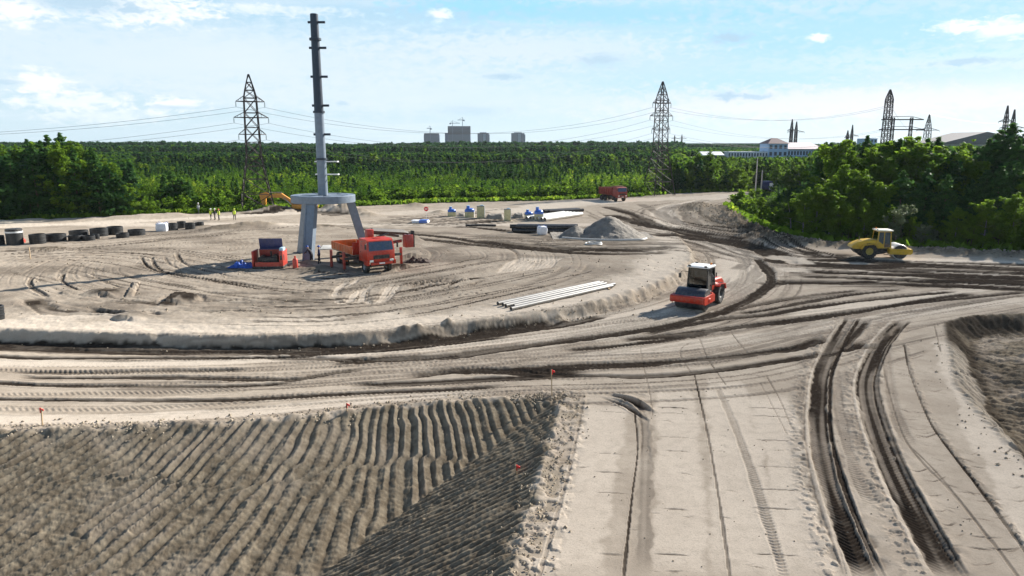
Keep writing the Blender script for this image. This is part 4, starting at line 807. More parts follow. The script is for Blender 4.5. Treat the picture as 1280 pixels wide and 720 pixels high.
def pipe_stack(name, label, cat, pL, pR, n_, r, m_, rows=1, hollow=True, group=None, jit=.1, gap=1.03):
    """each pipe is a thing; laid from the left end point to the right end point"""
    a = Vector(gpt(*pL)); b = Vector(gpt(*pR)); d = (b-a); d.z = 0; L = d.length; d.normalize(); nrm = Vector((-d.y, d.x, 0)); out = []
    k = 0
    for row in range(rows):
        for i in range(n_-row):
            j = rnd.uniform(-jit, jit); off = nrm*((i+row*.5)*2*r*gap); c0 = a+off+d*j; z0 = max(hgt(c0.x, c0.y), .0)+r+row*r*1.72
            v = MB(); v.lathe([(r*.86, 0), (r, 0), (r, L), (r*.86, L)], 16, (0,0,0), 'X', close=True)
            o = v.build(name, m_, None, (c0.x, c0.y, z0)); o.rotation_euler = (0, -math.atan2(hgt(b.x+off.x, b.y+off.y)-hgt(c0.x, c0.y), L)*.9, math.atan2(d.y, d.x)+rnd.uniform(-.004,.004)*(3 if row == 0 and jit > .3 else 1)); tag(o, label if isinstance(label, str) else label[min(k, len(label)-1)], cat, group); out.append(o); k += 1
    return out
def gravel_pile():
    x, y, z = gpt(757, 299); y += 3.3; n = 90; V = []; 
    us = np.linspace(-1, 1, n); xx, yy = np.meshgrid(us*6.2, us*4.6)
    d1 = np.hypot((xx-.9)/1.05, yy/1.0); d2 = np.hypot((xx+3.3)/1.1, (yy+.6)/.9)
    h1 = np.clip(2.75-d1*.66, 0, 3); h2 = np.clip(1.35-d2*.62, 0, 3); hh = np.maximum(h1, h2); hh = np.where(hh > 2.45, 2.45+(hh-2.45)*.5, hh)
    hh = hh + (fbm(xx*1.1, yy*1.1, 3, 4)-.5)*.5*sstep(0, .5, hh) + (fbm(xx*5, yy*5, 4, 3)-.5)*.12 - .08
    V = np.stack([xx, yy, hh], -1).reshape(-1, 3); idx = np.arange(n*n).reshape(n, n); Q = np.stack([idx[:-1,:-1], idx[:-1,1:], idx[1:,1:], idx[1:,:-1]], -1).reshape(-1, 4)
    keep = (hh.reshape(-1)[Q].max(1) > -.1); me = np_mesh('gravel_pile', V, Q[keep], [gravel_mat()], smooth=True); o = bpy.data.objects.new('gravel_pile', me); C.objects.link(o); o.location = (x, y, z)
    tag(o, 'tall heap of dark grey gravel with a lower shoulder, right of the black pipes', 'gravel pile'); return o
def gravel_mat():
    m = bpy.data.materials.new('grey_gravel'); t = NT(m); co = t.n('ShaderNodeTexCoord').outputs['Object']
    n = t.noise(1.2, 5, co); n2 = t.noise(11, 4, co, .7); c = t.mix(t.sstep(.35, .65, n), (.18,.16,.135), (.27,.24,.20)); c = t.mix(t.math('MULTIPLY', t.sstep(.5, .7, n2), .5), c, (.11,.098,.085))
    b = t.n('ShaderNodeBump', i_Height=n2); b.inputs['Strength'].default_value = .8; b.inputs['Distance'].default_value = .08
    p = t.n('ShaderNodeBsdfPrincipled', i_Base_Color=c, i_Normal=b.outputs[0]); p.inputs['Roughness'].default_value = .95; o = t.n('ShaderNodeOutputMaterial'); t.t.links.new(p.outputs[0], o.inputs[0]); return m
def stake(px, py, h, label, flag=(.75,.03,.03), dx=1):
    x, y, z = gpt(px, py); t = thing('survey_stake', label, 'marker stake', (x, y, z)); p = MB(); p.bar((0,0,-.1), (rnd.uniform(-.05,.05), 0, h), .045); p.build('stake', mat('raw_wood', (.42,.30,.18), .8, 0, .2), t)
    f = MB(); f.add([(0,-.03,h-.02), (.16*dx,-.05,h-.04), (.30*dx,.0,h-.14), (.27*dx,.02,h-.30), (.12*dx,.0,h-.24), (0,-.03,h-.22), (0,-.015,h-.02), (.16*dx,-.03,h-.03), (.30*dx,.02,h-.14), (.27*dx,.04,h-.30), (.12*dx,.02,h-.24), (0,-.015,h-.22)], [(0,1,4,5), (1,2,3,4), (11,10,7,6), (10,9,8,7), (0,6,7,1), (1,7,8,2), (2,8,9,3), (3,9,10,4), (4,10,11,5)])
    f.v = [(x_*.42, y_, h+(z_-h)*.5) for x_, y_, z_ in f.v]; f.bar((0,0,h-.22), (0,0,h), .045); f.build('flag', mat('red_ribbon', flag, .6, 0, .15), t); return t
def crumple(name, px, py, w, d, h, m_, label, cat, seed=1):
    x, y, z = gpt(px, py); n = 40; us = np.linspace(-1, 1, n); xx, yy = np.meshgrid(us*w/2, us*d/2); rr = np.maximum(np.abs(us)[None, :]**2, np.abs(us)[:, None]**2)
    nz = np.abs(fbm(xx*2.4+seed, yy*2.4, seed, 4)-.5)*2; hh = h*(1-rr)*(.35+1.3*nz)+.02; e = (fbm(xx*1.5, yy*1.5, seed+5, 2)-.5)*.5
    V = np.stack([xx+e*np.abs(us)[None, :], yy+e*np.abs(us)[:, None], hh], -1).reshape(-1, 3); V = np.vstack([V, V-[0,0,.03]]); idx = np.arange(n*n).reshape(n, n); Q = np.stack([idx[:-1,:-1], idx[:-1,1:], idx[1:,1:], idx[1:,:-1]], -1).reshape(-1, 4)
    b = np.concatenate([idx[0, :], idx[1:, -1], idx[-1, -2::-1], idx[-2:0:-1, 0]]); S = np.stack([b, b+n*n, np.roll(b, -1)+n*n, np.roll(b, -1)], 1)
    o = bpy.data.objects.new(name, np_mesh(name, V, np.vstack([Q, Q[:, ::-1]+n*n, S]), [m_], smooth=True)); C.objects.link(o); o.location = (x, y, z); tag(o, label, cat); return o
def big_bag(px0, px1, py0, py1, label, name='big_bag'):
    x, y, z = gpt((px0+px1)/2, py1); w = (px1-px0)/F*y; h = (py1-py0)/F*y; t = thing(name, label, 'bulk bag', (x, y+w/2, hgt(x, y+w/2)), .2)
    b = MB(); pr = [(.46, 0), (.5, .08), (.53, .35), (.52, .65), (.49, .88), (.40, .97), (.001, 1.0)]
    n = 24; vs = []
    for r, z_ in pr:
        for k in range(n): a = 2*PI*k/n; q = (abs(math.cos(a))**5+abs(math.sin(a))**5)**-.2; vs.append((w*r*q*math.cos(a)*(1+.03*math.sin(5*a+z_*7)), w*r*q*math.sin(a), h*z_))
    b.add(vs, [(i*n+k, i*n+(k+1) % n, (i+1)*n+(k+1) % n, (i+1)*n+k) for i in range(len(pr)-1) for k in range(n)], True); b.build('sack', mat('white_woven', (.72,.74,.78), .8, 0, .06, .15), t)
    for sx in (-1, 1):
        for sy in (-1, 1): s = MB(); s.tube([(sx*w*.45, sy*w*.45, h*.85), (sx*w*.38, sy*w*.38, h*1.12), (sx*w*.22, sy*w*.40, h*.98)], .03); s.build('lifting_loop', mat('blue_strap', (.05,.14,.45), .7), t)
    return t
def well_box(px0, px1, py0, py1, kind, label):
    """cream sectional chamber, some with a blue dome on top"""
    x, y, z = gpt((px0+px1)/2, py1); w = (px1-px0)/F*y; h = (py1-py0)/F*y; D = w*.9; y2 = y+D/2; t = thing('storage_tank', label, 'tank', (x, y2, hgt(x, y2)-.03), rnd.uniform(-.05, .15))
    cream = mat('cream_panel', (.50,.47,.27), .6, 0, .12, .25); bl = mat('blue_plastic', (.03,.12,.46), .35, 0, .15, .1); wh = M_white()
    hb = h*(.48 if kind == 'blue' else .92); b = MB(); b.box((0, 0, hb/2), (w, D, hb), bev=.04)
    for k in range(4): b.box((-w/2+w*(k+.5)/4, -D/2-.012, hb/2), (.05, .03, hb*.9))
    b.build('body', cream, t); e = MB(); e.box((w/2+.02, -D*.25, hb*.52), (.07, D*.5, hb*.96)); e.build('corner_post', wh, t)
    if kind == 'blue':
        c = MB(); c.box((0, 0, hb+h*.09), (w*1.02, D*1.02, h*.18), bev=.06); c.lathe([(w*.50, 0), (w*.46, h*.06), (w*.30, h*.12), (w*.001, h*.14)], 20, (0,0,hb+h*.17)); c.cyl((-w*.16, 0, hb+h*.2), (-w*.16, 0, h*.98), w*.20, w*.17, 16); c.build('lid', bl, t)
        q = MB(); q.lathe([(w*.18, 0), (w*.19, .04), (w*.1, .07), (.001, .08)], 16, (-w*.16, 0, h*.97)); q.build('hatch', mat('pale_blue_paint', (.35,.5,.6), .4), t)
    else:
        c = MB(); c.box((0, 0, hb+h*.04), (w*1.04, D*1.04, h*.06), bev=.02); c.build('lid', mat('grey_lid', (.22,.22,.2), .6), t); q = MB(); q.box((w*.15, 0, hb+h*.10), (w*.4, D*.4, h*.07), bev=.02); q.build('hatch', mat('pale_blue_paint', (.35,.5,.6), .4), t)
    return t
# ================================================================== PYLONS, LINES, BUILDINGS
def rust(): return mat('pylon_steel', (.040,.030,.028), .7, .2, .3)
def lattice(mb, levels, bt=.10, br=.05, xb=True):
    """levels: (z, half width); four legs, horizontal rings and X braces between levels"""
    for (z0, w0), (z1, w1) in zip(levels[:-1], levels[1:]):
        c0 = [(-w0,-w0,z0), (w0,-w0,z0), (w0,w0,z0), (-w0,w0,z0)]; c1 = [(-w1,-w1,z1), (w1,-w1,z1), (w1,w1,z1), (-w1,w1,z1)]
        for i in range(4):
            j = (i+1) % 4; mb.bar(c0[i], c1[i], bt); mb.bar(c0[i], c1[j], br); mb.bar(c0[j], c1[i], br); mb.bar(c1[i], c1[j], br)
def pylon(label, loc, rz, Ht, base, body, waist, arms, group=None, thick=1.0):
    """waist: height fraction where the flare ends; arms: list of (height, half length)"""
    t = thing('power_pylon', label, 'pylon', loc, rz, group); m = MB(); zw = Ht*waist; ztop = arms[0][0]+.6
    lv = [(-.3, base/2)]; n1 = 4
    for k in range(1, n1+1): u = 1-(1-k/n1)**1.25; lv.append((zw*u, base/2+(body/2-base/2)*u))
    n2 = max(2, int((ztop-zw)/(body*.85)))
    for k in range(1, n2+1): lv.append((zw+(ztop-zw)*k/n2, body/2*(1-.18*k/n2)))
    b1 = lv[-1][1]
    for k in range(1, 4): lv.append((ztop+(Ht-ztop)*k/3, b1*(1-k/3)+.08))
    lattice(m, lv, .16*thick, .08*thick); m.build('lattice_tower', rust(), t)
    for z, L in arms:
        a = MB(); w = np.interp(z, [q[0] for q in lv], [q[1] for q in lv])
        for s in (-1, 1):
            tip = (s*L, 0, z)
            for yy in (-w, w): a.bar((s*w, yy, z), tip, .09*thick); a.bar((s*w, yy, z+.95), tip, .08*thick)
            for u in (.33, .66): a.bar((s*(w+(L-w)*u), -w*(1-u), z), (s*(w+(L-w)*u), w*(1-u), z), .05*thick); a.bar((s*(w+(L-w)*u), 0, z), (s*(w+(L-w)*u), 0, z+.95*(1-u)), .05*thick)
        for yy in (-w, w): a.bar((-w, yy, z), (w, yy, z), .09*thick)
        ao = a.build('cross_arm', rust(), t)
        for s in (-1, 1):
            i = MB(); i.cyl((s*L, 0, z), (s*L, 0, z-.95), .035, n=6)
            for k in range(6): i.lathe([(.03, -.03), (.10, -.03), (.10, .02), (.03, .03)], 8, (s*L, 0, z-.2-.12*k), close=True)
            i.build('insulator', mat('insulator_glass', (.12,.16,.15), .3), ao)
    return t
def portal(label, loc, rz, Ht, gap, arms, group=None):
    t = thing('power_pylon', label, 'pylon', loc, rz, group)
    m = MB()
    for s in (-1, 1):
        mm = MB(); lv = [(Ht*k/9, (.55-.25*k/9)) for k in range(10)]; lattice(mm, lv, .13, .07); mm.v = [(x+s*gap/2, y, z) for x, y, z in mm.v]; mm.build('mast', rust(), t)
    for z, L in arms:
        a = MB(); a.bar((-L,0,z), (L,0,z), .22); a.bar((-L,0,z), (-gap/2,0,z+.9), .1); a.bar((L,0,z), (gap/2,0,z+.9), .1); a.bar((-gap/2,0,z+.9), (gap/2,0,z+.9), .1); a.build('cross_arm', rust(), t)
    return t
def wire(a, b, sag, label, r=.022):
    a = Vector(a); b = Vector(b); pts = []
    for k in range(33): u = k/32; p = a.lerp(b, u); p.z -= sag*4*u*(1-u); pts.append(p)
    m = MB(); m.tube([p-a for p in pts], r, 4); o = m.build('power_line', mat('wire_metal', (.10,.10,.11), .5, .4), None, a); tag(o, label, 'power line', 'power lines strung between the pylons'); return o
def facade(par, name_wall, m_wall, c, d, floors, bays, m_win, wh=.55, ww=.55, faces='f', z0=0):
    """box wall with recessed-looking window rows built proud; windows are parts (capped)"""
    b = MB(); b.box((c[0], c[1], z0+d[2]/2), d); w = b.build(name_wall, m_wall, par)
    fh = d[2]/floors; bw = d[0]/bays
    for i in range(floors):
        if floors*bays > 60:
            q = MB()
            q.box((c[0], c[1]-d[1]/2-.02, z0+fh*(i+.5)), (d[0]*.93, .08, fh*wh)); q.build('window_band', m_win, par)
        else:
            for j in range(bays): q = MB(); q.box((c[0]-d[0]/2+bw*(j+.5), c[1]-d[1]/2-.02, z0+fh*(i+.5)), (bw*ww, .08, fh*wh)); q.build('window', m_win, par)
    return w
def px_box(px0, px1, pyt, Y):
    x0 = at_depth(px0, 182, Y)[0]; x1 = at_depth(px1, 182, Y)[0]; zt = at_depth((px0+px1)/2, pyt, Y)[2]; return x0, x1, zt
def buildings():
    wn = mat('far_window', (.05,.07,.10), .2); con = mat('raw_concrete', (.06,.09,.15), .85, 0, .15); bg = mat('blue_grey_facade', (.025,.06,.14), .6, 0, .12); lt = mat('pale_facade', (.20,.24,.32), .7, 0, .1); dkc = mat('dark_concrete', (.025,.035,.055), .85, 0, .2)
    def block(name, label, px0, px1, pyt, Y, mt, floors, bays, dep=22, rz=0, cat='building', group=None):
        x0, x1, zt = px_box(px0, px1, pyt, Y); t = thing(name, label, cat, ((x0+x1)/2, Y, 0), rz, group); facade(t, 'wall', mt, (0, dep/2, 0), (x1-x0, dep, zt), floors, bays, wn); return t, x1-x0, zt
    t, w, h = block('apartment_tower', 'lowest unfinished concrete block with one crane, leftmost of the distant towers', 530, 549, 168.5, 2000, con, 14, 8)
    b = MB(); b.box((0, 10, h+2), (w*.96, 18, 4)); b.build('open_top_storey', dkc, t)
    t, w, h = block('apartment_tower', 'largest unfinished block with dark upper storeys under two cranes', 560, 588, 168, 2000, con, 13, 12)
    b = MB(); b.box((0, 11, h+11), (w, 21, 22)); b.build('open_top_storey', dkc, t); b = MB()
    for k in range(5): b.box((0, -.2, h+2.5+4*k), (w*.98, .6, .7))
    b.build('floor_slab', con, t); b = MB(); b.box((-w/2-4, 14, (h+4)/2), (9, 16, h+4)); b.build('glazed_wing', bg, t)
    for px0, px1, lb in ((597, 611, 'blue grey finished tower right of the unfinished blocks'), (639, 655.5, 'blue grey finished tower standing alone, rightmost of the tall ones')):
        t, w, h = block('apartment_tower', lb, px0, px1, 166.5, 2000, bg, 18, 6); b = MB(); b.box((w*.12, -.4, h/2), (w*.22, .8, h*.96)); b.build('pale_strip', lt, t); b = MB(); b.box((w*.42, 8, h*.46), (w*.3, 14, h*.92)); b.build('side_wing', mat('dark_blue_facade', (.07,.11,.19), .6), t); b = MB(); b.box((0, 8, h+1.2), (w*.6, 10, 2.4)); b.build('roof_house', bg, t)
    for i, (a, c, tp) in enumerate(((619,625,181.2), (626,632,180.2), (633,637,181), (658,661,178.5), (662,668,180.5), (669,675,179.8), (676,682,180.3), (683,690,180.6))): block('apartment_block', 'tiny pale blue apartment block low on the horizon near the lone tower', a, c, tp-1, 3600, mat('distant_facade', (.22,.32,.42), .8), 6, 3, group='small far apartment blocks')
    def crane(px, pt, jl, lb, zb):
        x, _, z = at_depth(px, pt, 1985); t = thing('tower_crane', lb, 'crane', (x, 1985, 0)); m = MB(); m.bar((0,0,0), (0,0,z), 1.3); m.bar((0,0,z), (0,0,z+5), .8); m.build('mast', con, t); j = MB(); j.bar((-jl*.35,0,z-2), (jl,0,z-2), 1.0); j.bar((0,0,z+5), (jl*.8,0,z-1.5), .3); j.bar((0,0,z+5), (-jl*.33,0,z-1.5), .3); j.box((-jl*.3,0,z-3.5), (4,2,3)); j.build('jib', con, t)
    crane(537.5, 159.5, -9, 'tower crane over the lowest unfinished block', 0); crane(565.5, 153, 20, 'tower crane over the large block, the lower and left of its two', 0); crane(578, 149, -13, 'tower crane over the large block, the higher and right of its two', 0)
    for px0, px1, lb in ((778, 888, 'longest flat grey block on the horizon behind the right pylon'), (893, 950, 'shorter flat grey block on the horizon left of the pale blue hall')): block('slab_block', lb, px0, px1, 179, 1500, mat('slab_grey', (.27,.28,.30), .8), 3, 26)
    # pale blue hall with a dark hipped roof
    Y = 330; pb = mat('pale_blue_wall', (.42,.56,.74), .7, 0, .06); rf = mat('dark_red_roof', (.11,.055,.055), .7, 0, .1); wt = mat('white_roof', (.72,.72,.74), .5); pk = mat('pinkish_roof', (.52,.43,.42), .6)
    x0, x1, zt = px_box(961, 985, 179.5, Y); t = thing('hall_building', 'pale blue hall with a dark hipped roof and long low wings beyond the trees', 'building', ((x0+x1)/2, Y, 0)); w = x1-x0; facade(t, 'wall', pb, (0, 6, 0), (w, 12, zt), 4, 4, wn)
    r = MB(); hw = w/2+.6; r.add([(-hw,-.8,zt), (hw,-.8,zt), (hw,12.8,zt), (-hw,12.8,zt), (-hw*.25,6,zt+2.5), (hw*.25,6,zt+2.5)], [(0,1,5,4), (1,2,5), (2,3,4,5), (3,0,4), (0,3,2,1)]); r.build('roof', rf, t)
    a0, a1, z1 = px_box(911, 961, 189.5, Y); facade(t, 'left_wing', wt, ((a0+a1)/2-(x0+x1)/2, 6, 0), (a1-a0-.02, 11, z1), 3, 14, wn, z0=0)
    a0, a1, z1 = px_box(985, 1030, 187, Y); xm = (a0+a1)/2-(x0+x1)/2; facade(t, 'right_wing', pb, (xm, 8, 0), (a1-a0-.02, 16, z1), 3, 12, wn); r = MB(); L = (a1-a0)/2; r.add([(xm-L+.05,-1,z1+.02), (xm+L+.5,-1,z1+.02), (xm+L+.5,17,z1+2.9), (xm-L+.05,17,z1+2.9), (xm-L+.05,-1,z1+.32), (xm+L+.5,-1,z1+.32), (xm+L+.5,17,z1+3.2), (xm-L+.05,17,z1+3.2)], [(0,3,2,1), (4,5,6,7), (0,1,5,4), (1,2,6,5), (2,3,7,6), (3,0,4,7)]); r.build('roof', pk, t)
    x0, x1, zt = px_box(880, 905, 194.5, 300); t = thing('warehouse', 'low warehouse with a bright white roof left of the pale blue hall', 'building', ((x0+x1)/2, 300, 0)); w = x1-x0; b = MB(); b.box((0, 5, zt/2), (w, 10, zt)); b.build('wall', mat('dark_concrete', (.085,.10,.13)), t); r = MB(); r.prism([(-.6,zt+.01), (10.6,zt+.01), (10.6,zt+.25), (5,zt+1.6), (-.6,zt+.25)], -w/2-.4, w/2+.4, 'X'); r.build('roof', wt, t)
    # big sheds on the right
    Y = 240; x0, x1, zt = px_box(1180, 1262, 180, Y); w = x1-x0; t = thing('warehouse', 'large shed with a sloping grey roof rising behind the right-hand pines', 'building', ((x0+x1)/2, Y, 0)); b = MB(); b.box((0, 9, zt/2), (w, 18, zt)); b.build('wall', mat('shed_wall', (.42,.40,.37), .8), t)
    r = MB(); r.prism([(-w/2-.6,zt+.02), (-w/2-.6,zt+.4), (w*.12,zt+3.9), (w/2+.6,zt+2.2), (w/2+.6,zt+.02)], -.6, 18.6); r.build('roof', mat('shed_roof', (.20,.18,.17), .7), t)
    x0, x1, zt = px_box(1181, 1206, 174.5, 300); t = thing('factory_block', 'dark flat block half hidden behind the sloping grey shed roof', 'building', ((x0+x1)/2, 300, 0)); facade(t, 'wall', mat('dark_brick', (.07,.06,.065), .8), (0, 6, 0), (x1-x0, 12, zt), 4, 6, wn)
    x0, x1, zt = px_box(1083, 1096, 173, 420); t = thing('apartment_block', 'small pale blue block peeping between the right-hand tree tops', 'building', ((x0+x1)/2, 420, 0)); facade(t, 'wall', pb, (0, 6, 0), (x1-x0, 12, zt), 5, 3, wn)
    # orange hut and lorry parked behind the bush
    x, y, z = at_depth(978, 236, 185); t = thing('hut', 'small hut with an orange gabled roof behind the roadside bushes', 'hut', (x, 185, 0)); zr = at_depth(978, 219, 185)[2]; b = MB(); b.box((0, 2, (zr-1.6)/2), (3.0, 4, zr-1.6)); b.build('wall', mat('brown_boards', (.20,.12,.07), .8), t); r = MB(); r.prism([(-1.9,zr-1.9), (0,zr), (1.9,zr-1.9), (1.75,zr-1.95), (0,zr-.25), (-1.75,zr-1.95)], -.4, 4.4); r.build('roof', mat('orange_roof', (.48,.17,.06), .6), t); d = MB(); d.box((0, -.03, 1.0), (.9, .06, 2.0)); d.build('door', mat('dark_boards', (.06,.045,.035), .8), t)
    x, y, z = at_depth(963, 239, 178); t = thing('parked_lorry', 'small white and dark blue lorry parked beside the orange roofed hut', 'truck', (x, 178, 0), math.radians(-75)); ch = MB(); ch.box((0,0,.8), (5.2,1.7,.25)); ch.build('chassis', M_dark(), t); truck_cab(t, M_white(), .9, 2.6, 1.05, .8, 2.4); b = MB(); b.box((-1.0,0,1.85), (3.5,2.1,1.8), bev=.03); b.build('cargo_box', mat('dark_blue_paint', (.018,.03,.12)), t)
    for q in (1.7, -1.6):
        for s in (-1, 1): tyre('wheel', t, (q, s*.9, .42), .42, .28, M_dark(), 12)
    for px, pt, lb in ((947, 197, 'taller pale concrete pole rising from the bushes at the far road bend'), (953, 213, 'shorter pale pole beside the taller one at the far road bend')):
        x, y, z = at_depth(px, pt, 172); t = thing('utility_pole', lb, 'pole', (x, 172, 0)); m = MB(); m.cyl((0,0,-.2), (0,0,z), .16, .10, 10); m.build('pole', mat('pale_concrete', (.48,.46,.42), .8), t); a = MB(); a.bar((-.8,0,z-.4), (.8,0,z-.4), .09); a.build('cross_arm', M_dark(), t)
# ================================================================== VEGETATION
def leaf_mat(name, dark, light, trans=.35, bright=None):
    if name in _mats: return _mats[name]
    m = bpy.data.materials.new(name); t = NT(m); tint = t.n('ShaderNodeAttribute', attribute_name='tint').outputs['Fac']; oi = t.n('ShaderNodeObjectInfo').outputs['Random']
    f = t.math('ADD', t.math('MULTIPLY', tint, .8), t.math('MULTIPLY_ADD', oi, .4, -.1), clamp=True); c = t.mix(f, dark, light)
    if bright: c = t.mix(t.sstep(.90, 1.0, tint), c, bright)
    d = t.n('ShaderNodeBsdfPrincipled', i_Base_Color=c); d.inputs['Roughness'].default_value = .6; d.inputs['Specular IOR Level'].default_value = .06
    tr = t.n('ShaderNodeBsdfTranslucent', i_Color=t.mix(.5, c, t.mix(.0, c, c)))
    mx = t.n('ShaderNodeMixShader', i_0=trans, i_1=d.outputs[0], i_2=tr.outputs[0]); o = t.n('ShaderNodeOutputMaterial'); t.t.links.new(mx.outputs[0], o.inputs[0]); _mats[name] = m; return m
M_pine = lambda: leaf_mat('pine_needles', (.024,.072,.021), (.082,.172,.034), .40)
M_leaf = lambda: leaf_mat('birch_leaves', (.070,.145,.016), (.20,.31,.027), .58, (.27,.35,.04))
M_bush = lambda: leaf_mat('bush_leaves', (.055,.120,.012), (.20,.31,.024), .58, (.30,.38,.045))
M_will = lambda: leaf_mat('willow_leaves', (.07,.10,.045), (.22,.26,.13), .35, (.34,.38,.22))
M_mead = lambda: leaf_mat('meadow_leaves', (.055,.125,.012), (.19,.30,.024), .55, (.34,.42,.04))
M_bark = lambda: mat('pine_bark', (.11,.075,.05), .9, 0, .3)
M_birch = lambda: mat('birch_bark', (.22,.20,.18), .8, 0, .3)
def quads(c, nrm, size, rg, asp=1.5):
    """n leaf faces: centres c, preferred normals nrm"""
    n = len(c); nn = nrm+rg.normal(0, .75, (n, 3)); nn /= np.linalg.norm(nn, axis=1)[:, None]+1e-9
    a = np.cross(nn, rg.normal(0, 1, (n, 3))); a /= np.linalg.norm(a, axis=1)[:, None]+1e-9; b = np.cross(nn, a)
    s = (size*rg.uniform(.6, 1.35, n))[:, None]
    V = np.stack([c-a*s*.5*asp, c-b*s*.42+a*s*.1, c+a*s*.5*asp, c+b*s*.42+a*s*.1], 1); return V.reshape(-1, 3)
def cr_pine(h, n, rg, size=.34, R=None, young=False):
    R = R or h*.20; cs = []; ns = []; ts = []; lv = int(h/(.55 if young else .62)); z0 = h*(.04 if young else rg.uniform(.10,.25)); tot = 0
    br = []
    for i in range(lv):
        z = z0+(h-z0)*(i+.5*rg.random())/lv; u = (z-z0)/(h-z0); rad = R*((1-u)**.75)*(.75+.5*rg.random())*(min(1, .45+u*3.2)) + .12
        for k in range(rg.integers(4, 7)): br.append((z, rg.uniform(0, 2*PI), rad*rg.uniform(.55, 1.2)))
    w = np.array([b[2] for b in br]); w = w/w.sum()
    for (z, a, L), ww in zip(br, w):
        k = max(3, int(n*ww)); u = rg.beta(2.2, 1.1, k)*L; lift = rg.uniform(.0, .38); cl = rg.uniform(0, 1)
        sp = .10*L+.10
        x = np.cos(a)*u+rg.normal(0, sp, k); y = np.sin(a)*u+rg.normal(0, sp, k); zz = z+u*lift-.12*(u**2)/max(L, .3)+rg.normal(0, .10+.03*L, k)
        cs.append(np.stack([x, y, zz], 1)); d = np.stack([np.cos(a)*np.ones(k)*.5, np.sin(a)*np.ones(k)*.5, np.ones(k)*.8], 1); ns.append(d); ts.append(np.clip(cl*.6+rg.uniform(0, .4, k), 0, 1))
    k = max(6, n//60); cs.append(np.stack([rg.normal(0, .06, k), rg.normal(0, .06, k), h+rg.uniform(-.7, .25, k)], 1)); ns.append(np.tile([0,0,1.], (k, 1))); ts.append(rg.uniform(.4, 1, k))
    c = np.vstack(cs); return quads(c, np.vstack(ns), size, rg, 1.7), np.concatenate(ts)
def cr_leafy(h, n, rg, size=.32, R=None, low=.12, tall=1.0, ncl=26):
    """leaves gathered on ascending limbs of unequal reach, so that the outline is ragged and gaps stay open"""
    R = R or h*.24; cs = []; ns = []; ts = []; nb = max(8, ncl//4); per = n/nb
    for i in range(nb+3):
        if i < nb: z0 = h*(low+(.80-low)*(i+rg.random())/nb); up = rg.uniform(.45, 1.1)
        else: z0 = h*rg.uniform(.62, .80); up = 3.0
        u0 = (z0/h-low)/(1-low); env = R*(.60+.75*np.sin(PI*min(1, .22+.75*u0)))*(1-.42*u0); L = env*rg.uniform(.5, 1.25); a = rg.uniform(0, 2*PI); tone = rg.uniform(0, .55)
        if i >= nb: L = R*.18
        zt = min(z0+L*up, h*1.0) if i < nb else h*rg.uniform(.93, 1.03)
        for c in range(5):
            f = (.30, .52, .72, .88, 1.0)[c]; ctr = np.array([np.cos(a)*L*f, np.sin(a)*L*f, z0+(zt-z0)*f])+rg.normal(0, .08*R, 3); r = R*(.30, .34, .30, .22, .13)[c]*rg.uniform(.7, 1.25); k = max(3, int(per*(.22, .27, .25, .17, .09)[c]*rg.uniform(.6, 1.3)))
            d = rg.normal(0, 1, (k, 3)); d /= np.linalg.norm(d, axis=1)[:, None]+1e-9; rr = r*rg.uniform(.15, 1.0, k)**.6
            cs.append(ctr+d*rr[:, None]*[1, 1, .8]); ns.append(d*.7+[0, 0, .5]); ts.append(np.clip(tone+rg.uniform(0, .42, k), 0, 1))
    c = np.vstack(cs); c[:, 2] = np.maximum(c[:, 2], .08); return quads(c, np.vstack(ns), size, rg, 1.4), np.concatenate(ts)
def cr_shrub(h, n, rg, size=.22, w=None):
    w = w or h*.55; cs = []; ns = []; ts = []; st = 9
    for i in range(st):                                  # upright shoots fanning from the base
        a = rg.uniform(0, 2*PI); lean = rg.uniform(0, .8)*w; L = h*rg.uniform(.55, 1.05)*(1-.25*lean/w); k = max(4, n//st); u = rg.uniform(.12, 1, k)
        sp = (.05+.11*np.sin(PI*u))*w
        cs.append(np.stack([np.cos(a)*lean*u**1.2+rg.normal(0, 1, k)*sp, np.sin(a)*lean*u**1.2+rg.normal(0, 1, k)*sp, L*u], 1)); ns.append(rg.normal(0, .6, (k, 3))+[0,0,.6]); ts.append(np.clip(rg.uniform(0, .55)+rg.uniform(0, .45, k), 0, 1))
    c = np.vstack(cs); return quads(c, np.vstack(ns), size, rg, 1.6), np.concatenate(ts)
def crown_mesh(name, VT, m_):
    V, T = VT; n = len(T); return np_mesh(name, V, np.arange(4*n).reshape(n, 4), [m_], attrs={'tint': ('FACE', T)})
def trunk_mesh(h, r, m_, rg, limbs=7, top=.9, multi=1):
    b = MB()
    for s in range(multi):
        ox, oy = (0, 0) if multi == 1 else (rg.normal(0, .25), rg.normal(0, .25)); lx, ly = rg.normal(0, .03, 2)*h*(1 if multi == 1 else 2.2)
        pts = [(ox+lx*u*u+.02*h*math.sin(u*5+s)*u*.5, oy+ly*u*u, -.25+(h*top+.25)*u) for u in np.linspace(0, 1, 7)]; b.tube(pts, [r*(1-.88*u) for u in np.linspace(0, 1, 7)], 7)
        for k in range(limbs):
            u = rg.uniform(.3, .85); p = Vector(pts[int(u*6)]); a = rg.uniform(0, 2*PI); L = h*.17*(1.1-u)*1.4; b.tube([p, p+Vector((math.cos(a)*L*.5, math.sin(a)*L*.5, L*.28)), p+Vector((math.cos(a)*L, math.sin(a)*L, L*.45))], [r*.32*(1.1-u), r*.2*(1.1-u), .01], 5)
    o = b.build('tmp', m_); me = o.data; bpy.data.objects.remove(o); return me
PROTO = {}
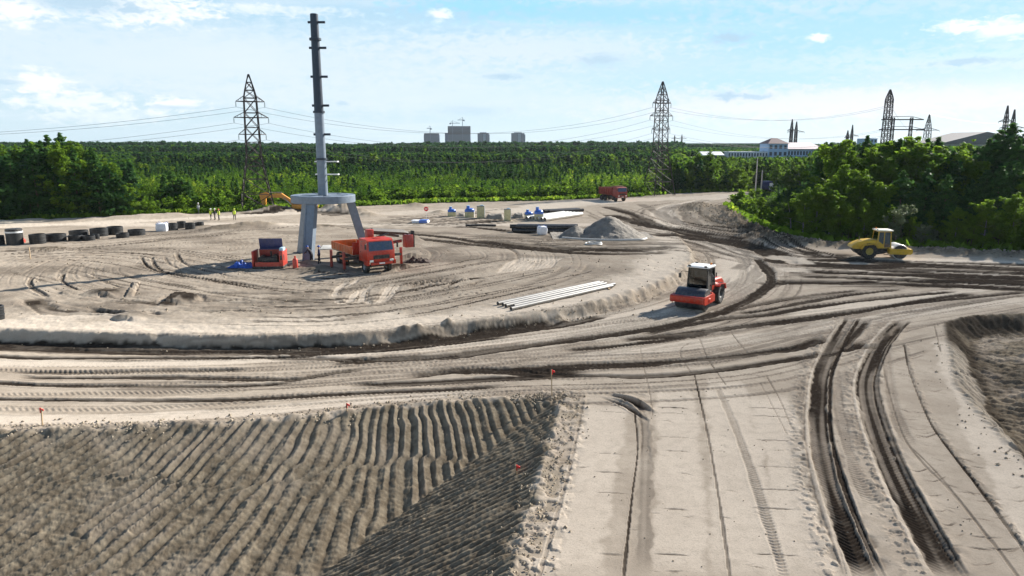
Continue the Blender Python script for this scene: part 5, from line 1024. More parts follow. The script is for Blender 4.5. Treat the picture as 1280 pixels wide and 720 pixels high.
def protos():
    rg = np.random.default_rng(11)
    def reg(kind, hts, mk, cm, tk):
        PROTO[kind] = [(h, crown_mesh(kind+'_crown', mk(h), cm), tk(h)) for h in hts]
    reg('pine', [11, 12, 13], lambda h: cr_pine(h, 3300, rg, .36), M_pine(), lambda h: trunk_mesh(h, .17, M_bark(), rg, 8))
    reg('young', [5.5, 6.5, 7], lambda h: cr_pine(h, 1500, rg, .30, R=1.5, young=True), M_pine(), lambda h: trunk_mesh(h, .10, M_bark(), rg, 4))
    reg('birch', [8.5, 9.5, 10, 10.5, 11], lambda h: cr_leafy(h, 4600, rg, .27, R=h*rg.uniform(.15, .23), low=.03, ncl=rg.integers(60, 100)), M_leaf(), lambda h: trunk_mesh(h, .13, M_birch(), rg, 9))
    reg('bush', [5.0, 5.5, 6], lambda h: cr_leafy(h, 2800, rg, .23, R=h*.34, low=.03, ncl=60), M_bush(), lambda h: trunk_mesh(h, .07, M_bark(), rg, 3, .8, 4))
    reg('willow', [4, 4.5], lambda h: cr_leafy(h, 2200, rg, .20, R=h*.36, low=.03, ncl=50), M_will(), lambda h: trunk_mesh(h, .06, M_bark(), rg, 3, .8, 4))
    PROTO['shrub'] = [(h, crown_mesh('shrub', cr_shrub(h, 420, rg, .26), M_mead()), None) for h in (2.4, 2.7, 3.0)] + [(2.6, crown_mesh('shrub', cr_shrub(2.6, 420, rg, .26), M_bush()), None) for _ in range(2)]
NAMES = {'pine': ('pine_tree', 'pine'), 'young': ('young_pine', 'pine'), 'birch': ('birch_tree', 'birch'), 'bush': ('leafy_bush', 'bush'), 'willow': ('willow_bush', 'bush'), 'shrub': ('shrub', 'shrub')}
def tree(kind, x, y, h, label, group=None, wide=1.0):
    ph, cm, tm = rnd.choice(PROTO[kind]); nm, cat = NAMES[kind]; s = h/ph; z = hgt(x, y) if y < 200 else 0
    if tm is None:
        o = bpy.data.objects.new(nm, cm); C.objects.link(o); o.location = (x, y, z-.03); o.scale = (s*wide, s*wide, s); o.rotation_euler = (0, 0, rnd.uniform(0, 6.28)); return tag(o, label, cat, group)
    t = thing(nm, label, cat, (x, y, z-.05), rnd.uniform(0, 6.28), group); t.scale = (s*wide, s*wide, s)
    c = bpy.data.objects.new('crown', cm); C.objects.link(c); c.parent = t; k = bpy.data.objects.new('trunk', tm); C.objects.link(k); k.parent = t; return t
def tree_px(kind, px, pyb, pyt, label, group=None, wide=1.0, dy=0):
    x, y = at(px, pyb, 0); k = (y+dy)/y; x *= k; y += dy; zt = at_depth(px, pyt, y)[2]; return tree(kind, x, y, max(1.2, zt-hgt(x, y)), label, group, wide)
def forest_stuff():
    """the far wood: one mesh of some thousand trees that read as one mass"""
    rg = np.random.default_rng(5); VV = []; TT = []; MI = []; lib = {}
    def get(kind, lod):
        if (kind, lod) not in lib:
            o = []
            for i in range(5):
                n = {0: 300, 1: 110, 2: 44}[lod]; sz = {0: .60, 1: 1.0, 2: 1.8}[lod]
                if kind == 'pine': o.append(cr_pine(10, n, rg, sz, R=1.9, young=(lod > 0)))
                elif kind == 'leaf': o.append(cr_leafy(10, n, rg, sz, R=2.3, low=.03, ncl=36))
                else: o.append(cr_shrub(10, n, rg, sz*.95, w=5))
            lib[(kind, lod)] = o
        return lib[(kind, lod)]
    Y = 128.0
    while Y < 1000:
        s = max(1.75, Y/112); xs = np.arange(-.82*Y, .82*Y, s*1.05)
        X_ = xs+rg.uniform(-.5, .5, len(xs))*s; Y_ = Y+rg.uniform(-.5, .5, len(xs))*s; U2 = vnoise(X_*.05, Y_*.04, 4); U3 = vnoise(X_*.012, X_*0, 9)
        IN = poly_sdf(X_, Y_, _sp) > -1.5 if Y < 215 else np.zeros(len(xs), bool)
        for x, y, u2, u3, ins_ in zip(X_, Y_, U2, U3, IN):
            px = 640+x/y*F
            if ins_: continue
            if y < 152 and px < 940: continue
            if y < 215 and px > 905 and px < 965: continue
            right = px > 835
            if y < 205: kind = 'shrub' if rg.random() < .8 else 'pine'; h = rg.uniform(1.6, 3.2)+1.4*(u2 > .6)
            elif y < 290: kind = 'shrub' if u2 < .36 else 'pine' if rg.random() < .8 else 'leaf'; h = rg.uniform(2.2, 5.2)*(.8+.4*u2)
            elif y < 430: kind = 'pine' if rg.random() < .70 else 'leaf'; h = rg.uniform(5.2, 7.8)
            elif y < 640: kind = 'pine' if rg.random() < .86 else 'leaf'; h = rg.uniform(8.0, 10.5)
            else: kind = 'pine'; h = rg.uniform(9.2, 10.8)+2.2*u3+(1.2 if rg.random() < .07 else 0)
            if right and y < 430:
                if px < 1015:
                    if y > 172: kind = 'leaf' if rg.random() < .7 else 'pine'; h = rg.uniform(5.0, 8.2)
                    if y > 300: h = rg.uniform(7.5, 9.5)
                else: kind = 'leaf' if rg.random() < .55 else 'pine'; h = rg.uniform(8.5, 10.8)
            if px < 170 and y < 300: kind = 'leaf' if u2 < .5 else 'pine'; h = rg.uniform(7, 10.5)*(1 if px < 110 else .75)
            if 850 < px < 1032 and y > 225: h = min(h, 6.0 if y < 335 else 8.6 if y < 700 else 11)
            lod = 0 if y < 240 else 1 if y < 480 else 2
            V, T = lib_pick(get(kind, lod), rg); sc_ = h/10; a = rg.uniform(0, 6.28); ca, sa = math.cos(a), math.sin(a); w = sc_*rg.uniform(.85, 1.3)
            if kind == 'shrub': w = max(w, .42)
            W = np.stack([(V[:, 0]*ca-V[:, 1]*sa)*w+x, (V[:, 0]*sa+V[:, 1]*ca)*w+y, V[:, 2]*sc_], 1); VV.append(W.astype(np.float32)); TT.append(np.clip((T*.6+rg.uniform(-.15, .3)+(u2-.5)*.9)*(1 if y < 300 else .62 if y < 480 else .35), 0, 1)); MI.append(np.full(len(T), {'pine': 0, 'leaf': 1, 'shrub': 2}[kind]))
        Y += s*.95
    V = np.vstack(VV); T = np.concatenate(TT); M = np.concatenate(MI); n = len(T)
    me = np_mesh('far_wood', V, np.arange(4*n).reshape(n, 4), [M_pine(), M_leaf(), M_mead()], M, {'tint': ('FACE', T)}); o = bpy.data.objects.new('far_wood', me); C.objects.link(o); tag(o, 'wide far wood of pines and shrubs reading as one mass to the horizon', 'wood', kind='stuff'); print('far wood faces', n)
def lib_pick(l, rg): return l[rg.integers(0, len(l))]
_sp = np.array(SITE)
def poly_in_site(x, y): return bool(poly_sdf(np.array([x]), np.array([y]), _sp)[0] > -1.5)
def grass_stuff():
    rg = np.random.default_rng(8); n = 26000; ge = catmull(np.array(GRASS_EDGE), 6); seg = np.linalg.norm(np.diff(ge, axis=0), axis=1); cum = np.concatenate([[0], np.cumsum(seg)])
    s = rg.uniform(0, cum[-1], n); x = np.interp(s, cum, ge[:, 0]); y = np.interp(s, cum, ge[:, 1]); d = rg.uniform(-.2, 6, n); x = x+rg.normal(0, 1.2, n); y = y+d+rg.normal(0, .3, n)
    ok = poly_sdf(x, y, _sp) < .6; x, y = x[ok], y[ok]; z = base_h(x, y); kp = (x < 30) | (rg.random(len(x)) < .2); x, y, z = x[kp], y[kp], z[kp]; n = len(x); c = np.stack([x, y, z+rg.uniform(.1, .6, n)], 1)
    V = quads(c, rg.normal(0, 1, (n, 3))*[1,1,.25], .75, rg, 1.2); T = np.clip(vnoise(x*.25, y*.25, 7)*.8+rg.uniform(0, .35, n), 0, 1)
    me = np_mesh('tall_grass', V, np.arange(4*n).reshape(n, 4), [M_mead()], attrs={'tint': ('FACE', T)}); o = bpy.data.objects.new('tall_grass', me); C.objects.link(o); tag(o, 'tall bright green grass and weeds along the edge of the sand', 'grass', kind='stuff')
def vegetation():
    protos(); R_ = random.Random(21)
    gl = 'trees of the dense wood at the left edge'
    for px, pb, pt, k in ((-35,284,185,'birch'), (2,279,188,'young'), (18,277,195,'young'), (30,277,205,'young'), (50,276,183,'pine'), (62,276,178,'pine'), (84,276,180,'birch'), (100,275,186,'pine'), (113,274,200,'birch'), (126,274,195,'pine'), (140,273,208,'young'), (152,273,220,'young'), (72,276,215,'young'), (160,271,232,'bush'), (208,265,219,'young'), (218,265,216,'young'), (229,265,222,'young'), (238,265,226,'young'), (12,279,230,'young'), (92,276,225,'young'), (120,275,222,'young'), (40,277,225,'young')):
        big = k == 'pine'; lb = {'birch': 'yellow green leafy tree in the dense wood at the left edge', 'pine': 'tall dark green pine in the dense wood at the left edge', 'young': 'dark young pine at the front of the wood behind the black rings', 'bush': 'light green bush where the left wood gives way to shrubs'}[k]
        g_ = {'birch': 'leafy trees of the left wood', 'pine': 'tall pines of the left wood', 'young': 'young pines fronting the left wood', 'bush': None}[k]
        if 200 < px < 240: lb = 'dark young pine in the small clump standing apart between left wood and pylon'; g_ = 'small pine clump left of the pylon'
        tree_px(k, px, pb-1.5, pt, lb, g_, 1.15, R_.uniform(0, 3))
    for px, pt, k in ((-20,182,'pine'), (10,184,'birch'), (30,183,'birch'), (45,176,'pine'), (70,171,'pine'), (86,168,'pine'), (96,176,'birch'), (108,180,'birch'), (122,186,'pine'), (136,198,'birch'), (0,180,'pine'), (56,178,'birch'), (148,206,'birch')):
        tree_px(k, px, 268, pt, {'birch': 'yellow green leafy tree showing above the left wood', 'pine': 'tall dark pine showing above the left wood'}[k], {'birch': 'leafy tops of the left wood', 'pine': 'pine tops of the left wood'}[k], 1.2, R_.uniform(2, 12))
    # ---- right hand wood
    front = ((928,262,243,'bush',1), (939,268,238,'birch',1.2), (950,279,247,'bush',1), (962,290,266,'bush',.9), (973,297,262,'bush',1), (988,300,248,'birch',1.5), (1003,302,236,'birch',1.4), (1020,303,231,'birch',1.7), (1036,304,236,'birch',1.4), (1050,304,252,'bush',1), (1062,304,262,'bush',1), (1078,305,250,'birch',1.2), (1095,306,262,'bush',1),
        (1110,307,258,'birch',1.1), (1122,309,258,'willow',1.2), (1136,309,272,'bush',1), (1152,311,282,'willow',1.1), (1165,311,287,'willow',1), (1160,306,262,'birch',1.3), (1180,311,284,'bush',1), (1192,312,258,'birch',1.3), (1210,313,268,'bush',1.1), (1228,314,250,'birch',1.3), (1245,315,266,'bush',1), (1262,316,242,'birch',1.4), (1280,317,262,'bush',1.1), (1300,318,240,'birch',1.4), (1325,319,235,'birch',1.3))
    for px, pb, pt, k, w in front:
        lb = {'bush': 'green bush in the front fringe of the right-hand wood', 'birch': 'light green young birch in the front fringe of the right-hand wood', 'willow': 'silvery pale willow bush beside the yellow roller'}[k]; g_ = {'bush': 'front bushes of the right-hand wood', 'birch': 'front birches of the right-hand wood', 'willow': 'pale willows beside the yellow roller'}[k]
        if px == 1020: lb, g_ = 'broadest bright green bushy birch at the near corner of the right-hand wood', None
        tree_px(k, px, pb-2, pt, lb, g_, w, R_.uniform(.5, 2))
    back = ((1018,183,'pine',1.0,16), (1028,186,'pine',.9,14), (1042,176,'birch',1.3,9), (1055,188,'birch',1.3,6), (1062,182,'pine',1.1,12), (1072,172,'pine',1.1,10), (1082,186,'birch',1.3,6), (1093,178,'birch',1.4,9), (1102,196,'birch',1.3,4), (1112,176,'pine',1.2,8), (1122,172,'birch',1.4,10), (1135,180,'birch',1.3,6), (1146,176,'pine',1.2,9), (1158,174,'pine',1.2,11), (1168,184,'birch',1.4,6), (1178,190,'birch',1.3,4), (1188,182,'birch',1.4,9), (1198,194,'birch',1.3,5), (1208,186,'pine',1.3,8), (1220,176,'pine',1.3,6), (1232,166,'pine',1.35,5), (1246,158,'pine',1.4,5), (1256,176,'pine',1.3,3), (1266,164,'pine',1.35,6), (1278,178,'birch',1.3,4), (1288,170,'pine',1.3,8), (1305,166,'pine',1.3,6), (1325,174,'birch',1.4,5), (1345,168,'pine',1.3,7),
        (1045,205,'birch',1.3,3), (1070,215,'birch',1.3,3), (1120,215,'birch',1.3,2.5), (1150,212,'pine',1.2,3), (1175,220,'birch',1.3,2.5), (1205,225,'pine',1.2,3), (1240,210,'pine',1.3,2.5), (1275,215,'birch',1.3,2.5), (1140,230,'birch',1.2,2), (1095,228,'birch',1.2,2), (1222,214,'pine',1.25,3), (1258,205,'pine',1.3,3))
    for px, pt, k, w, dy in back:
        if k == 'birch' and px > 1085 and R_.random() < .45: k = 'pine'
        lb = {'pine': 'tall dark pine inside the right-hand wood', 'birch': 'leafy green birch inside the right-hand wood'}[k]; g_ = {'pine': 'dark pines of the right-hand wood', 'birch': 'inner birches of the right-hand wood'}[k]
        if px == 1018: lb, g_ = 'dark narrow conifer at the left end of the right-hand wood', None
        if px == 1246: lb, g_ = 'tallest dark pine of the right-hand wood with an open flat top', None
        tree_px(k, px, 303+max(0, (px-1050))*.045, pt, lb, g_, w, dy+(7.5 if pt < 200 else 3.5))
    for i in range(34):
        px = R_.uniform(1020, 1360); k = 'pine' if R_.random() < .5 else 'birch'
        tree_px(k, px, 304, R_.uniform(178, 196), 'half hidden tree deep in the right-hand wood', 'half hidden trees deep in the right-hand wood', 1.3, R_.uniform(20, 40))
    for i in range(26):
        px = R_.uniform(915, 1000); f_ = (px-915)/85; pb = 262+38*f_; tree_px('shrub', px, pb-R_.uniform(0, 10), pb-R_.uniform(14, 30), 'bright yellow green shrub at the left tip of the right-hand wood', 'yellow green shrubs at the left tip of the right-hand wood', R_.uniform(1.1, 1.7), R_.uniform(.5, 3))
    # ---- trees beyond the far road bend
    for px, pb, pt, k in ((862,240,200,'birch'), (872,240,192,'birch'), (884,240,190,'birch'), (896,240,200,'birch'), (850,241,212,'bush'), (908,239,205,'birch'), (920,239,210,'bush'), (932,238,203,'birch'), (972,240,222,'bush'), (985,244,215,'birch'), (1000,246,205,'birch'), (1012,247,200,'birch'), (990,250,232,'bush'), (1008,256,228,'bush')):
        tree_px(k, px, pb, pt, {'birch': 'yellow green tree beyond the far road bend', 'bush': 'low green bush beyond the far road bend'}[k], {'birch': 'trees beyond the far road bend', 'bush': 'bushes beyond the far road bend'}[k], 1.35, R_.uniform(2, 9))
    # ---- shrub belt behind the site (one object each)
    ge = catmull(np.array(GRASS_EDGE), 10); n = 0
    while n < 270:
        i = R_.randrange(len(ge)); x, y = ge[i]; px = 640+x/y*F
        if not (150 < px < 935) or y < 90: continue
        dy = R_.choice((R_.uniform(.6, 4), R_.uniform(3, 16))); xx = x+R_.uniform(-2.5, 2.5); yy = y+dy
        if poly_in_site(xx, yy-1.6): continue
        tree('shrub', xx, yy, R_.uniform(1.5, 3.3)*(1.0 if px < 840 else .9)*(.8 if dy < 3 else 1.1), 'bright green shrub in the belt between sand and pines', 'shrubs in the belt behind the site', R_.uniform(1.0, 1.5)); n += 1
    forest_stuff(); grass_stuff()
# ================================================================== ASSEMBLY
build_ground()
setup_world()
steel_tower()
def heading(f): return math.atan2(f[1], f[0])
x, y, z = gpt(868, 386); f = Vector((-.56, -.83, 0)).normalized(); roller('red orange road roller with a white cab roof driving on the roundabout lane', (x-f.x*1.3-.02, y-f.y*1.3+.3, hgt(x, y)-.02), heading(f), M_red(), M_dark(), M_white(), M_black(), 'short', mat('drum_steel_dark', (.09,.095,.11), .42, .7, .2, .25))
x, y, z = gpt(1104, 323); roller('yellow road roller with a cream cab roof parked along the wood edge', (x, y+.6, hgt(x, y)-.02), math.radians(-9), M_yel(), mat('yellow_rim', (.40,.30,.05), .5, 0, .1, .2), mat('cream_paint', (.70,.66,.55), .4), M_yel(), 'long', mat('drum_steel_bright', (.62,.60,.56), .40, .35, .12, .2))
x, y, z = gpt(475, 341); f = Vector((.56, -.83, 0)).normalized(); crane_truck((x-f.x*3.7, y-f.y*3.7, hgt(x-f.x*3.7, y-f.y*3.7)-.03), heading(f))
x, y, z = gpt(774, 251.5); f = Vector((.45, -.89, 0)).normalized(); dump_truck((x-f.x*2.5, y-f.y*2.5, hgt(x, y)-.02), heading(f))
x, y, z = at_depth(333, 262, 131); excavator((x+6.5, 131, hgt(x+6.5, 131)-.9), PI*.98)
generator(338, 334.5)
crumple('blue_tarp', 304, 333.5, 2.4, 1.5, .55, mat('blue_tarp_cloth', (.02,.09,.42), .45, 0, .25, .12), 'crumpled blue tarp lying on the sand left of the red generator', 'tarp', 3)
x, y, z = gpt(369.5, 335.5); b = MB(); b.lathe([(.22, 0), (.23, .05), (.23, .75), (.16, .90), (.07, .94), (.07, 1.02), (.001, 1.02)], 18); b.cyl((0,0,1.0), (0,0,1.12), .09, n=10); o = b.build('gas_cylinder', mat('red_cylinder_paint', (.50,.05,.03), .4, 0, .1, .2), None, (x, y, z)); tag(o, 'short red gas cylinder standing between the generator and the tower leg', 'gas cylinder')
navy = mat('navy_workwear', (.018,.028,.075), .8, 0, .2); dkw = mat('dark_workwear', (.022,.022,.028), .85, 0, .2); hv = mat('hi_vis_yellow', (.60,.75,.05), .6, 0, .08); whh = M_white(); blh = mat('blue_helmet', (.03,.10,.40), .35); orh = mat('orange_helmet', (.7,.2,.03), .4)
x, y, z = gpt(399.5, 331); person('person', 'worker in dark blue workwear and blue helmet standing behind the truck bed', (x, y, z), math.radians(200), navy, dkw, blh)
x, y, z = gpt(390, 329.5); person('person', 'worker in dark clothes bending over at the tower leg', (x, y, z), math.radians(170), dkw, dkw, blh, 'bend')
for px, py, lb, hh, vv in ((264, 275, 'worker in a yellow vest at the left of the trio near the pylon', whh, hv), (269, 275, 'worker in dark clothes and white helmet in the middle of the trio near the pylon', whh, None), (274, 275.5, 'worker in a yellow vest at the right of the trio near the pylon', orh, hv), (293.5, 275, 'worker in a bright yellow vest standing alone right of the trio', hv, hv)):
    x, y, z = gpt(px, py); person('person', lb, (x, y, z), rnd.uniform(3.6, 5.6), dkw, dkw, hh, 'stand', vv)
x, y, z = gpt(248.5, 266.5); person('person', 'person in pale clothes standing at the edge of the green shrubs', (x, y, z), 4.4, mat('pale_clothes', (.55,.55,.55), .8), mat('grey_trousers', (.3,.3,.32), .8), M_white())
for a in ((38.6,57,291.5,305.5,'matt black well ring, nearest of the leftmost overlapping pair'), (58,82,291,302.5,'wide black well ring behind and right of the leftmost overlapping pair'), (88,110,286.5,296,'black well ring at the back with lower rings in front of it'), (86.5,102.5,293,301.5,'low black well ring with a pale rim in front of a taller one'), (103.5,118.5,293.5,301,'low black well ring between two wider ones in the front row'), (117,124.5,292,299,'smallest black well ring tucked against the large ones'), (114,134.5,284,296,'tall wide black well ring next to the widest one'), (135,153.5,282,294,'black well ring at the right end of the large row'),
        (146,161,290.5,297.5,'lowest flat black well ring lying in front of the row'), (161,181,285.5,294.5,'wide black well ring standing alone between the row and the white bag'), (208.5,222,278,288.5,'black well ring directly right of the white bag'), (222,232.5,276,286,'back black well ring of the right-hand cluster'), (232,244,277.5,287.5,'front black well ring of the right-hand cluster'), (244.5,255,277,285.5,'rightmost black well ring of the whole line'), (-14,5,381,400.5,'dark well ring alone at the left edge of the sand island'), (-8,5.5,293.5,307,'black well ring cut off by the left edge of the photo')): ring_pipe(*a)
x, y, z = gpt(13, 307); b = MB(); r = .82; b.lathe([(r-.1, 0), (r, 0), (r, 1.35), (r-.1, 1.35)], 28, close=True); t = thing('well_shaft', 'tall black well shaft with a white band and a dark lid at far left', 'well ring', (x, y+r, z-.02)); b.build('shaft', mat('black_plastic', (.022,.024,.025)), t); b = MB(); b.lathe([(r-.05,1.35), (r+.03,1.35), (r+.03,1.52), (r-.05,1.52)], 28, close=True); b.build('white_band', M_white(), t); b = MB(); b.lathe([(r,1.52), (r,1.74), (r-.04,1.78), (.001,1.80)], 28); b.build('lid', M_dark(), t)
x, y, z = gpt(26, 303.5); b = MB(); b.box((0,0,.2), (.9,.5,.4), bev=.06); b.box((.2,0,.45), (.3,.3,.2), bev=.03); o = b.build('fuel_can', mat('red_cylinder_paint', (.5,.05,.03)), None, (x, y, z)); tag(o, 'small red can on the sand between the tall shaft and the first ring', 'can')
big_bag(193.5, 206.5, 279, 289.5, 'white bulk bag with blue loops standing between black rings')
big_bag(672, 683.5, 283, 293.5, 'white wrapped bulk bag in front of the black pipes')
for a in ((559.5,569.5,258.5,271,'blue','cream box tank with a blue dome, leftmost of the row'), (581,592.5,257,272,'blue','cream box tank with a blue dome, second from the left beside a plain one'), (596,605.6,257,273,'plain','plain cream box tank right beside a blue domed one'), (630,638.5,261,276,'plain','plain cream box tank standing alone in the middle of the row'), (656,666,262,274,'blue','cream box tank with a blue dome, lower one of the right pair'), (668,679,258.5,276,'blue','taller cream box tank with a blue dome beside the white pipes')): well_box(*a)
def low_bank(px0, px1, py0, py1, label):
    x0, y0, z0 = gpt(px0, py1); x1, y1, z1 = gpt(px1, py1); h = (py1-py0)/F*y0*.5; n = 60; us = np.linspace(0, 1, n); vs = np.linspace(-1, 1, 24); uu, vv = np.meshgrid(us, vs); L = x1-x0
    hh = h*np.clip(1.35*(1-np.abs(vv)**2.2), 0, 1)*np.minimum(1, np.minimum(uu, 1-uu)*L/.5)*(.8+.4*fbm(uu*L*.8, vv*2, 5, 3))-.05
    idx = np.arange(n*24).reshape(24, n); Q = np.stack([idx[:-1,:-1], idx[:-1,1:], idx[1:,1:], idx[1:,:-1]], -1).reshape(-1, 4); o = bpy.data.objects.new('gravel_bank', np_mesh('gravel_bank', np.stack([uu*L, vv*1.6+1.6, hh], -1).reshape(-1, 3), Q, [_gm], smooth=True)); C.objects.link(o); o.location = (x0, y0, min(z0, z1)); tag(o, label, 'gravel bank')
_gm = gravel_mat()
low_bank(570, 583, 262, 271, 'short low grey gravel bank between the two left blue domed tanks'); low_bank(606, 631, 262, 274, 'long low grey gravel bank between the two plain cream tanks'); low_bank(640, 657, 261, 273, 'low grey gravel bank left of the right-hand pair of blue domed tanks')
gravel_pile()
bk = mat('black_pipe', (.014,.014,.015), .4, 0, .2, .2); wp = mat('white_pipe', (.50,.49,.46), .45, 0, .05, .15); gp = mat('pale_grey_pipe', (.17,.167,.16), .5, .1, .15, .3)
pipe_stack('black_pipe', 'long black pipe in the two layer stack left of the gravel heap', 'pipe', (641, 291), (718, 291.5), 6, .27, bk, 2, group='black pipes stacked left of the gravel heap', jit=.5)
pipe_stack('black_pipe', 'long black pipe lying flat beyond the white pipes', 'pipe', (684, 266.5), (727, 264.5), 4, .27, bk, 1, group='black pipes lying beyond the white pipes', jit=.4)
pipe_stack('white_pipe', 'white pipe of the flat row beside the taller blue domed tank', 'pipe', (681, 277), (727, 270), 6, .33, wp, 1, group='white pipes in a flat row', jit=.1)
pipe_stack('grey_pipe', ['pale grey pipe nearest the edge bank', 'second pale grey pipe from the edge bank', 'third pale grey pipe from the edge bank', 'fourth pale grey pipe from the edge bank', 'pale grey pipe farthest from the edge bank'], 'pipe', (643, 387.5), (769, 359), 5, .13, gp, 1, jit=.5, gap=1.75)
for px, py, lb in ((634, 384, 'left'), (752, 361, 'right')):
    x, y, z = gpt(px, py); b = MB(); b.box((.3, .9, .03), (.14, 2.6, .12), rz=.2); o = b.build('timber_bearer', mat('raw_wood', (.42,.30,.18)), None, (x, y, z)); tag(o, 'dark timber bearer under the %s end of the pale grey pipes' % lb, 'timber')
def hose(name, pts, r, m_, label, cat):
    P = [Vector((p[0], p[1], hgt(p[0], p[1])+r+.03)) for p in catmull([gpt(*q)[:2] for q in pts], 6)]; b = MB(); b.tube([p-P[0] for p in P], r, 6); o = b.build(name, m_, None, P[0]); tag(o, label, cat)
hose('white_hose', [(703,299), (730,301), (765,302), (800,301.5), (808,300)], .14, wp, 'long thin white pipe lying along the foot of the gravel heap', 'pipe')
hose('black_plank', [(582,283.5), (600,283), (620,283.5)], .16, bk, 'single thin black pipe lying on the sand left of the stacked pipes', 'pipe')
x, y, z = gpt(742, 306); b = MB(); b.tube([(math.cos(a)*.9, math.sin(a)*.8, .12+.04*math.sin(3*a)) for a in np.linspace(0, 6.2, 24)], .08); b.tube([(math.cos(a)*.75+.1, math.sin(a)*.65, .24+.03*math.sin(4*a)) for a in np.linspace(0, 6.2, 24)], .08); o = b.build('hose_coil', wp, None, (x, y, z)); tag(o, 'loose coil of white hose on the sand in front of the gravel heap', 'hose')
x, y, z = gpt(533, 273); t = thing('road_sign', 'round red and white road sign on a short post right of the tower', 'sign', (x, y, z)); b = MB(); b.cyl((0,0,0), (0,0,1.5), .04, n=8); b.build('post', M_white(), t); b = MB(); b.cyl((0,0,1.5), (0,-.05,1.5), .36, n=28); b.build('sign_face', mat('sign_red', (.62,.02,.03), .4), t); b = MB(); b.box((0,-.062,1.5), (.44,.02,.13)); b.build('white_bar', M_white(), t)
x, y, z = gpt(525, 279); t = thing('panel_stack', 'flat stack of white and blue wrapped panels on the sand below the road sign', 'panels', (x, y+.6, z), -.1)
b = MB()
for k in range(3): b.box((rnd.uniform(-.08,.08), 0, .10+.12*k), (2.4, 1.5, .11), bev=.02)
b.build('panels', mat('white_woven', (.72,.74,.78)), t); b = MB(); b.box((.55, 0, .44), (1.2, 1.52, .05), bev=.02); b.box((.55, -.78, .25), (1.2, .05, .36)); b.build('blue_wrap', mat('blue_plastic', (.03,.12,.46)), t)
x, y, z = gpt(408, 311); b = MB(); b.box((0, 1.0, -.05), (4.5, 3.0, .3), rz=.15, bev=.02); o = b.build('concrete_slab', mat('pale_concrete', (.48,.46,.42), .8), None, (x+1.5, y, z)); tag(o, 'pale concrete slab on the sand behind the truck and tower leg', 'slab')
x, y, z = gpt(1120, 312); crumple('pale_sheet', 1122, 313, 2.2, .9, .3, mat('pale_sheet_cloth', (.45,.50,.52), .6), 'pale crumpled sheet on the dirt bank right of the yellow roller', 'sheet', 9)
crumple('scrap_heap', 522, 327.5, 2.6, 1.3, .5, mat('dark_brown_scrap', (.06,.04,.03), .9, 0, .4), 'small dark brown heap of scrap right of the crane truck', 'scrap', 5)
stake(53, 531, .75, 'wooden survey stake with a pinkish red ribbon at the left end of the slope edge'); stake(434, 517.5, .5, 'short survey stake with a red ribbon at the middle of the slope edge'); stake(690, 497, 1.35, 'tallest survey stake with a red ribbon at the corner of the dug slope')
x, y, z = gpt(646, 590); stake(646, 592, .35, 'short stake with a red ribbon stuck in the dark dug slope')
x, y, z = gpt(38, 323); b = MB(); b.bar((0,0,-.1), (0,0,1.1), .07); o = b.build('wooden_peg', mat('raw_wood', (.42,.30,.18)), None, (x, y, z)); tag(o, 'plain thin wooden peg on the sand near the black rings', 'marker stake')
x, y, z = gpt(864, 240); b = MB(); b.lathe([(.28,0), (.28,.06), (.14,.1), (.12,1.1), (.10,1.16), (.001,1.17)], 14); o = b.build('white_post', M_white(), None, (x, y, z)); tag(o, 'small white post at the far edge of the road under the yellow green trees', 'post')
# ---- pylons and wires
def py_at(px, pyb, pyt, label, arms_py, **k):
    x, y = at(px, pyb, 0); Ht = at_depth(px, pyt, y)[2]; A = [(at_depth(px, p, y)[2], l) for p, l in arms_py]; rz = k.pop('rz', 0); kw = dict(base=5.6, body=2.5, waist=.40); kw.update(k); pylon(label, (x, y, 0), rz, Ht, arms=A, **kw); return (x, y), A, rz
P1, A1, r1 = py_at(322, 262, 93, 'rusty lattice power pylon at the left behind the workers', ((127, 2.4), (147, 2.9), (168, 2.3)), rz=math.radians(24))
P2, A2, r2 = py_at(823, 243.5, 102, 'rusty lattice power pylon in the middle beyond the dump truck', ((129, 2.4), (145, 3.0), (161.5, 2.4)), rz=math.radians(20))
def dist_py(px, Y, pyt, label, hw, arms, rz=0, group=None, th=1.3, body=1.4, waist=.45):
    x, _, z = at_depth(px, pyt, Y); A = [(at_depth(px, p, Y)[2], l) for p, l in arms]; pylon(label, (x, Y, 0), rz, z, hw*2, body, waist, A, group, th); return (x, Y), A, rz
P3 = dist_py(1113, 190, 112, 'tall slim leaning lattice mast without wide arms above the right-hand wood', 1.6, ((128, .9), (150, .9)), th=1.1, body=1.7, waist=.2)
portal('twin mast portal pylon with two crossbars beside the slim leaning mast', (at_depth(1128, 150, 215)[0], 215, 0), math.radians(-8), at_depth(1128, 147, 215)[2], 5.0, ((at_depth(1128, 149.5, 215)[2], 5.8), (at_depth(1128, 162, 215)[2], 6.2)))
P4 = dist_py(1162, 330, 143, 'lattice pylon with one wide lower crossarm right of the portal pylon', 2.6, ((163, 5.2),), body=2.4, waist=.5)
dist_py(990.5, 420, 149, 'taller of two slim pylons in front of the pale blue hall', 2.0, ((163, 2.4),), th=1.8); dist_py(996, 430, 152, 'shorter of two slim pylons in front of the pale blue hall', 2.0, ((165, 5.0),), th=1.8)
dist_py(843.5, 900, 169, 'tiny distant pylon, left one behind the long grey block', 3, ((173, 4),), th=2.5); dist_py(852.5, 900, 168, 'tiny distant pylon, right one behind the long grey block', 4, ((173, 6),), th=2.5)
dist_py(1060, 500, 163, 'left of two small pylons above the left part of the right-hand wood', 1.4, ((172, 2),), th=2); dist_py(1066, 500, 156, 'right and taller of two small pylons above the left part of the right-hand wood', 2.4, ((170, 4.5),), th=2)
